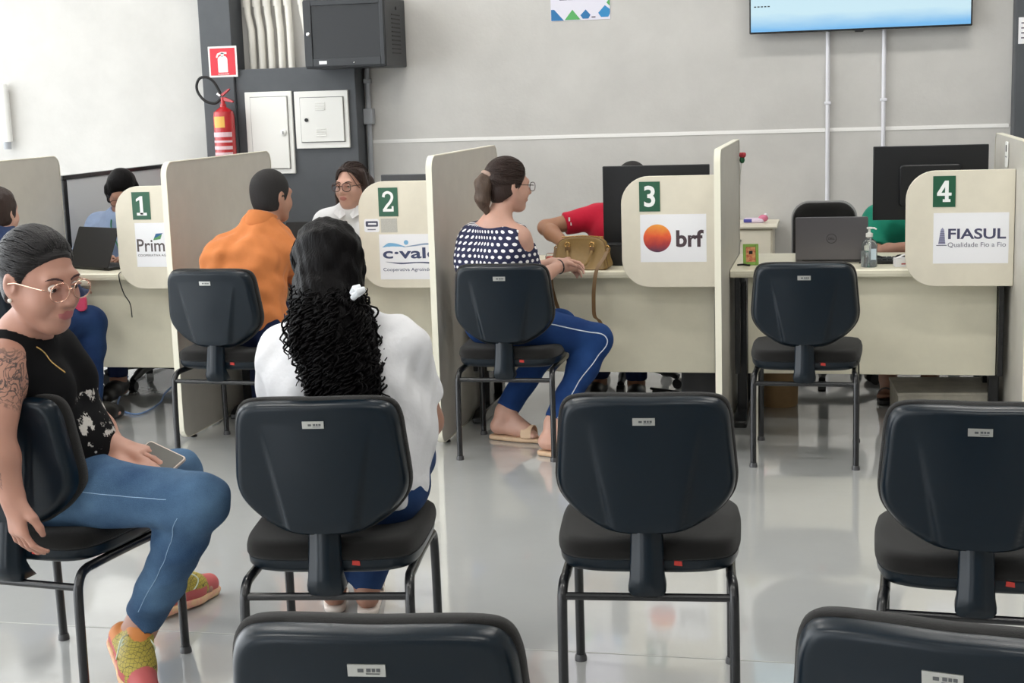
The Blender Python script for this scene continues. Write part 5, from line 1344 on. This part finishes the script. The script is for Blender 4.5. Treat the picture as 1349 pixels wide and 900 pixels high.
# ---------------------------------------------------------------- C: man in orange shirt
JC = dict(hipL=(-2.71, 6.15, .568), hipR=(-2.53, 6.13, .568), waist=(-2.635, 6.16, .70), chest=(-2.615, 6.20, .855), neck=(-2.545, 6.245, 1.015),
          shL=(-2.725, 6.235, .880), shR=(-2.445, 6.235, .905), elL=(-2.80, 6.46, .71), wrL=(-2.66, 6.70, .775), hdL=(.5, .85, -.05), pnL=(0, 0, -1),
          elR=(-2.425, 6.43, .70), wrR=(-2.50, 6.70, .775), hdR=(-.4, .9, -.05), pnR=(0, 0, -1),
          head=(-2.512, 6.305, 1.135), headfwd=(.46, .88, -.10),
          knL=(-2.72, 6.60, .53), anL=(-2.72, 6.56, .10), heL=(-2.72, 6.53, .045), toL=(-2.74, 6.73, .035),
          knR=(-2.50, 6.60, .53), anR=(-2.48, 6.52, .10), heR=(-2.48, 6.49, .045), toR=(-2.46, 6.70, .035))
root, B, R, L, JC = person('person', 'man in orange shirt seated at desk two, seen from behind', JC, .007, SK_M, LIP2, None, fat=1.08, armr=1.08, legr=1.05, shr=1.05, headscale=1.0, detail=False)
org = cloth('orange_cotton', srgb(200, 122, 70), .35, .05)
top(root, B, JC, org, .014, 1, .0075, .008, 14, -.07, .066, 'shirt', long=True, necklift=.012, sc=50)
sobj('collar', [rc(V(JC['neck'])+(0, -.01, .015), V(JC['neck'])+(.012, .015, .055), .073, .066, .01), sub(rc(V(JC['neck'])+(0, -.01, -.03), V(JC['neck'])+(.015, .02, .09), .062, .058, .004))], .006, org, root, cuts=[(V(JC['neck'])+(.01, .01, .045), (.15, .35, 1)), (V(JC['neck'])+(0, 0, -.005), (0, 0, -1))])
trousers(root, B, JC, J_D, .012, .02, .0, .009, .003, 15)
for s in 'LR': simple_shoe(root, JC['an'+s], JC['he'+s], JC['to'+s], mat('black_leather', srgb(24, 22, 22), .4), .008)
cap, LL = hair_cap(JC['head'], R, 1.0, .006, (0, .80, -.60, .030), -.060)
sobj('hair', cap, .006, HS, root)

# ---------------------------------------------------------------- D: woman in polka-dot top
JD = dict(hipL=(-1.50, 6.235, .568), hipR=(-1.345, 6.165, .568), waist=(-1.455, 6.215, .70), chest=(-1.465, 6.225, .850), neck=(-1.450, 6.225, 1.005),
          shL=(-1.580, 6.295, .935), shR=(-1.340, 6.185, .940), elL=(-1.59, 6.45, .72), wrL=(-1.27, 6.565, .785), hdL=(.85, .35, -.1), pnL=(.2, -.6, -.8), curlL=.5,
          elR=(-1.305, 6.285, .735), wrR=(-1.235, 6.53, .775), hdR=(.55, .8, .05), pnR=(-.6, .3, -.7), curlR=.6,
          head=(-1.398, 6.275, 1.165), headfwd=(.74, .66, -.10),
          knR=(-1.03, 6.315, .475), anR=(-1.195, 6.13, .135), heR=(-1.225, 6.095, .06), toR=(-1.03, 6.03, .030),
          knL=(-1.24, 6.57, .50), anL=(-1.475, 6.39, .125), heL=(-1.505, 6.375, .060), toL=(-1.290, 6.325, .030))
root, B, R, L, JD = person('person', 'woman in navy polka-dot top and blue jeans seated at desk three', JD, .0065, SK_P, LIP2, None, fat=.98, fem=True, bust=.065, armr=1.02, legr=1.0, headscale=.97, detail=False)
ca = V(JD['chest'])
def uvd(P):
    q = P-ca; a = np.arctan2(q[:, 0], -q[:, 1]); return np.stack([a*.150, P[:, 2]], 1)
# off-shoulder top: body tube cut at the upper back plus loose sleeves
ps = []
pel = (V(JD['hipL'])+V(JD['hipR']))/2
for p in grow(B['torso'], .011): ps.append(cutp(p, (pel+(0, 0, -.03), -UP), (V(JD['neck'])+(0, 0, -.014), (0, -.25, 1))))
for s in 'LR':
    a, b = V(JD['sh'+s]), V(JD['el'+s]); d = unit(b-a)
    ps.append(cutp(rc(a+d*.04, b-d*.02, .058, .062, .02), (a+d*.062, -d+(0.25 if s == 'R' else -.25)*unit(V(JD['shR'])-V(JD['shL']))*-1), (b-d*.035, d)))
for s in 'LR':
    ps.append(sub(el(V(JD['sh'+s])+unit(V(JD['sh'+s])-V(JD['neck']))*.030+(0, 0, .012), (.052, .060, .052), None, .01)))
DM = dots_mat()
sobj('blouse', ps, .0065, DM, root, noise=wrinkle(.003, 30, 21), uv=uvd)
loc = np.array(root.location)
J_E = jeans_mat('bright_blue_denim', srgb(18, 44, 92), srgb(36, 70, 124))
td_ = trousers(root, B, JD, J_E, .009, .02, .0, .007, .0025, 22)
kn, an, hp = V(JD['knR']), V(JD['anR']), V(JD['hipR'])
snap_line(root, td_, [hp+(.08, -.12, .045), hp*.5+kn*.5+(.0, -.11, .055), kn+(-.03, -.10, .055), kn+(.045, -.06, .03), kn+(.05, -.07, -.03), kn*.6+an*.4+(.035, -.09, .0), an+(.03, -.08, .03)], mat('white_seam', srgb(196, 204, 218), .8), .0026)
bs = mat('beige_sandal', srgb(210, 178, 146), .55)
for s in 'LR': sandal(root, JD['he'+s], JD['to'+s], bs)
cap, LL = hair_cap(JD['head'], R, .97, .007, (0, .74, -.67, .012), -.075)
pony = [V(LL(.0, -.104, .045)), V(LL(-.0, -.132, .0)), V(LL(.0, -.128, -.07)), V(LL(.005, -.105, -.135))]
sobj('hair', cap+[rc(LL(0, -.09, .045), pony[0], .035, .024, .02)], .006, HBR, root)
strands(root, LL, R, HBR, HLINE, (0, -.104, .045), 380, .011, .0018, .01, .97, 5)
sobj('ponytail', [rc(pony[0], pony[1], .022, .034, .02), rc(pony[1], pony[2], .034, .032, .02), rc(pony[2], pony[3], .032, .010, .02)], .006, HM, root, noise=wrinkle(.004, 80, 25))
d_ = unit(pony[1]-pony[0]); u_ = unit(np.cross(d_, UP)); v_ = np.cross(d_, u_); c_ = pony[0]+d_*.006
MB().tube([tuple(c_+(u_*math.cos(a)+v_*math.sin(a))*.026-loc) for a in np.linspace(0, 2*PI, 18)], .009, 8).build('scrunchie', mat('taupe_scrunchie', srgb(176, 150, 136), .8), root, smooth=True)
glasses(root, LL, mat('dark_thin_frame', srgb(60, 50, 48), .3, metal=.5), .97, .025, .020, LENS, .0014)
w_ = V(JD['wrR'])+unit(V(JD['hdR']))*.005; dd = unit(V(JD['hdR'])); u_ = unit(np.cross(dd, UP)); v_ = np.cross(dd, u_)
MB().tube([tuple(w_+(u_*math.cos(a)+v_*math.sin(a))*.029-loc) for a in np.linspace(0, 2*PI, 18)], .006, 8).build('wrist_band', mat('dark_band', srgb(40, 30, 34), .5), root, smooth=True)

# ---------------------------------------------------------------- E: clerk with glasses at desk two
def clerk(label, x, y, head, headfwd, sk, lip, armsL, armsR, hs=1., lean=0, detail=False, h=.0075, fat=1., fem=True, shz=.905, legs_y=-1, sx=0):
    J = dict(hipL=(x+.09, y, .568), hipR=(x-.09, y, .568), waist=(x+sx*.3, y-.01+lean*.4, .71), chest=(x+sx*.7, y-.03+lean, .845), neck=(head[0]*.7+(x+sx)*.3, head[1]+.02, head[2]-.135),
             shL=(x+sx+.16, y-.02+lean, shz), shR=(x+sx-.16, y-.02+lean, shz), elL=armsL[0], wrL=armsL[1], hdL=armsL[2], pnL=(0, 0, -1), elR=armsR[0], wrR=armsR[1], hdR=armsR[2], pnR=(0, 0, -1),
             head=head, headfwd=headfwd, knL=(x+.10, y-.42, .52), anL=(x+.10, y-.44, .10), heL=(x+.10, y-.41, .045), toL=(x+.12, y-.62, .035),
             knR=(x-.10, y-.42, .52), anR=(x-.10, y-.40, .10), heR=(x-.10, y-.37, .045), toR=(x-.12, y-.58, .035))
    return person('person', label, J, h, sk, lip, None, fat=fat, fem=fem, bust=.06 if fem else 0, headscale=hs, detail=detail)
root, B, R, L, JE = clerk('clerk in white shirt with glasses and dark hair behind desk two', -2.56, 7.60, (-2.537, 7.51, 1.105), (-.22, -.97, -.04), SK_P, LIP2,
                          ((-2.36, 7.42, .74), (-2.44, 7.20, .78), (-.6, -.8, 0)), ((-2.76, 7.42, .74), (-2.66, 7.20, .78), (.6, -.8, 0)), .98, 0, True, .0055)
wsh = cloth('white_shirt', srgb(226, 226, 228), .3, .04)
top(root, B, JE, wsh, .010, 1, .0075, .004, 31, -.05, .060, 'shirt', long=True)
loc = np.array(root.location)
nk = V(JE['neck'])
for s in (-1, 1):
    MB().add([tuple(nk+V(s*a, b, c)-loc) for a, b, c in ((.045, -.045, .045), (.070, -.02, .030), (.085, -.075, -.005), (.035, -.115, -.035), (.012, -.085, -.015), (.04, -.06, .02))], [(0, 1, 2, 3, 4, 5)]).build('collar', wsh, root)
trousers(root, B, JE, J_D, .010, .02, 0, .011, .002, 32)
for s in 'LR': simple_shoe(root, JE['an'+s], JE['he'+s], JE['to'+s], MATS['black_leather'], .009)
cap, LL = hair_cap(JE['head'], R, .98, .011, (0, .80, -.60, -.002), -.10)
cap = [cap[0]]+[rc(LL(-.066, .0, .065), LL(-.086, -.015, -.05), .020, .026, .02), rc(LL(.066, .0, .06), LL(.084, -.005, -.05), .018, .022, .02), rc(LL(-.086, -.015, -.05), LL(-.080, .0, -.20), .026, .018, .02), rc(LL(.084, -.005, -.05), LL(.084, .008, -.21), .022, .018, .02), rc(LL(-.04, -.085, 0), LL(-.04, -.09, -.17), .05, .035, .03), rc(LL(.04, -.085, 0), LL(.04, -.09, -.17), .05, .035, .03)]
sobj('hair', cap, .006, HBR, root, noise=wrinkle(.002, 80, 33))
strands(root, LL, R, HBR, HLINE, (0, -.10, -.02), 380, .012, .0020, .02, .98, 6)
eyes(root, LL, R, .98, (-.15, 1, -.05), skinm=SK_P)
glasses(root, LL, mat('tortoise_frame', srgb(66, 44, 36), .3), .98, .026, .023, LENS, .0020)

# ---------------------------------------------------------------- F: clerk in blue shirt at desk one
root, B, R, L, JF = clerk('clerk in pale blue shirt looking down behind desk one', -3.90, 7.60, (-3.862, 7.485, 1.095), (.30, -.78, -.55), SK_M, LIP2,
                          ((-3.66, 7.40, .74), (-3.66, 7.17, .775), (-.3, -.9, -.1)), ((-4.10, 7.40, .76), (-3.86, 7.20, .775), (.7, -.7, -.1)), .98, -.02, False, .007)
bsh = cloth('pale_blue_shirt', srgb(146, 164, 196), .4, .08)
top(root, B, JF, bsh, .014, 1, .0075, .006, 41, -.05, .062, 'shirt', long=True)
trousers(root, B, JF, J_D, .010, .02, 0, .011, .002, 42)
for s in 'LR': simple_shoe(root, JF['an'+s], JF['he'+s], JF['to'+s], MATS['black_leather'], .009)
cap, LL = hair_cap(JF['head'], R, .98, .012, (0, .78, -.62, .022), -.10)
cap += [rc(LL(-.075, .0, .03), LL(-.075, -.01, -.06), .022, .018, .02), rc(LL(.075, .0, .03), LL(.075, -.01, -.06), .022, .018, .02), rc(LL(0, -.10, .0), LL(0, -.10, -.10), .05, .03, .03)]
sobj('hair', cap, .006, HB, root, noise=wrinkle(.002, 80, 43))
glasses(root, LL, MATS['dark_thin_frame'], .98, .025, .020, LENS, .0014)
loc = np.array(root.location); nk = V(JF['neck'])
MB().tube(smooth_path([tuple(nk+V(*p)-loc) for p in ((-.05, -.02, .03), (-.03, -.10, -.05), (.03, -.15, -.16), (.05, -.14, -.24), (.06, -.12, -.1), (.05, -.03, .02))]), .004, 6).build('lanyard', mat('green_lanyard', srgb(36, 110, 70), .6), root, smooth=True)

# ---------------------------------------------------------------- G: clerk in red shirt behind monitor three
root, B, R, L, JG = clerk('clerk in red T-shirt half hidden behind the monitor on desk three', -1.08, 7.66, (-1.040, 7.62, 1.072), (-.1, -1, -.05), SK_T, LIP2,
                          ((-.84, 7.47, .74), (-.74, 7.34, .775), (.2, -.95, 0)), ((-1.485, 7.52, .865), (-1.32, 7.29, .785), (.6, -.75, -.2)), .98, 0, False, .007, 1.03, False, .905, sx=-.0)
top(root, B, JG, cloth('red_jersey', srgb(186, 26, 54), .35), .012, .62, .007, .004, 51, -.05, .062, 't_shirt')
trousers(root, B, JG, J_D, .010, .02, 0, .011, .002, 52)
for s in 'LR': simple_shoe(root, JG['an'+s], JG['he'+s], JG['to'+s], MATS['black_leather'], .009)
cap, LL = hair_cap(JG['head'], R, .98, .010, (0, .78, -.62, .040), -.07)
sobj('hair', cap, .007, HS, root)
loc = np.array(root.location); pr_ = V(JG['shR'])+(V(JG['elR'])-V(JG['shR']))*.45
MB().prism([(0, 0), (.008, 0), (.008, .02), (0, .02)], -.001, .001, 'y').prism([(.010, -.022), (.016, -.022), (.014, -.006), (.010, -.006)], -.001, .001, 'y').xf(Matrix.Translation(Vector(pr_+V(-.01, -.070, .01)-loc))).build('sleeve_print', M['paper'], root)

# ---------------------------------------------------------------- H: clerk in green shirt behind monitor four
root, B, R, L, JH = clerk('clerk in green T-shirt hidden behind the monitor on desk four', .36, 7.82, (.42, 7.80, 1.035), (-.1, -1, -.2), SK_M, LIP2,
                          ((.58, 7.6, .73), (.50, 7.30, .775), (-.3, -.95, 0)), ((.20, 7.62, .70), (.42, 7.34, .775), (.5, -.85, 0)), .98, 0, False, .008, 1.0, True, .86)
top(root, B, JH, cloth('green_jersey', srgb(24, 128, 104), .4), .012, .85, .0075, .004, 61, -.05, .062, 't_shirt')
trousers(root, B, JH, J_D, .010, .10, 0, .011, .002, 62)
for s in 'LR': sandal(root, JH['he'+s], JH['to'+s], mat('black_sandal', srgb(24, 22, 22), .5))
cap, LL = hair_cap(JH['head'], R, .98, .010, (0, .78, -.62, .040), -.10)
sobj('hair', cap, .008, HB, root)

# ---------------------------------------------------------------- I: client at desk one, seen from behind at the far left
JI = dict(hipL=(-3.93, 6.20, .568), hipR=(-3.75, 6.20, .568), chest=(-3.86, 6.22, .845), neck=(-3.86, 6.22, .985),
          shL=(-4.02, 6.22, .90), shR=(-3.70, 6.22, .90), elL=(-4.05, 6.40, .70), wrL=(-3.94, 6.68, .775), hdL=(.3, .9, 0), pnL=(0, 0, -1), elR=(-3.66, 6.36, .68), wrR=(-3.70, 6.58, .66), hdR=(-.2, .95, 0), pnR=(0, 0, -1),
          head=(-3.862, 6.25, 1.085), headfwd=(.12, .99, -.05), knL=(-3.95, 6.62, .52), anL=(-3.95, 6.60, .1), heL=(-3.95, 6.57, .045), toL=(-3.97, 6.78, .035),
          knR=(-3.58, 6.52, .52), anR=(-3.60, 6.48, .10), heR=(-3.60, 6.45, .045), toR=(-3.55, 6.66, .035))
root, B, R, L, JI = person('person', 'dark-haired client in navy clothes at desk one, at the left edge', JI, .0075, SK_P, LIP2, None, fem=True, fat=1., headscale=.97, detail=False)
top(root, B, JI, cloth('navy_jacket', srgb(38, 52, 84), .4), .012, 1, .008, .005, 71, -.04, .066, 'jacket', long=True)
trousers(root, B, JI, J_B, .010, .02, 0, .009, .003, 72)
for s in 'LR': simple_shoe(root, JI['an'+s], JI['he'+s], JI['to'+s], MATS['black_leather'], .009)
cap, LL = hair_cap(JI['head'], R, .97, .010, (0, .78, -.62, .045), -.075)
cap += [el(LL(0, -.10, -.02), (.035, .03, .035), R, .02)]
sobj('hair', cap, .007, HBR, root, noise=wrinkle(.002, 80, 73))
chair('black chair at desk one under the client, mostly hidden', -3.85, 6.13, 0)
t = thing('pink_purse', 'small pink purse on the lap of the desk one client', 'purse', (-3.60, 6.42, .585), .3)
out = round_rect(-.05, 0, .05, .075, .02)
MB().prism(out, -.02, .02, 'y').build('pouch', mat('pink_leather', srgb(196, 56, 92), .5), t, bevel=.006)
MB().tube([(-.045, 0, .066), (.045, 0, .066)], .003, 6).build('zip', M['gold'], t)
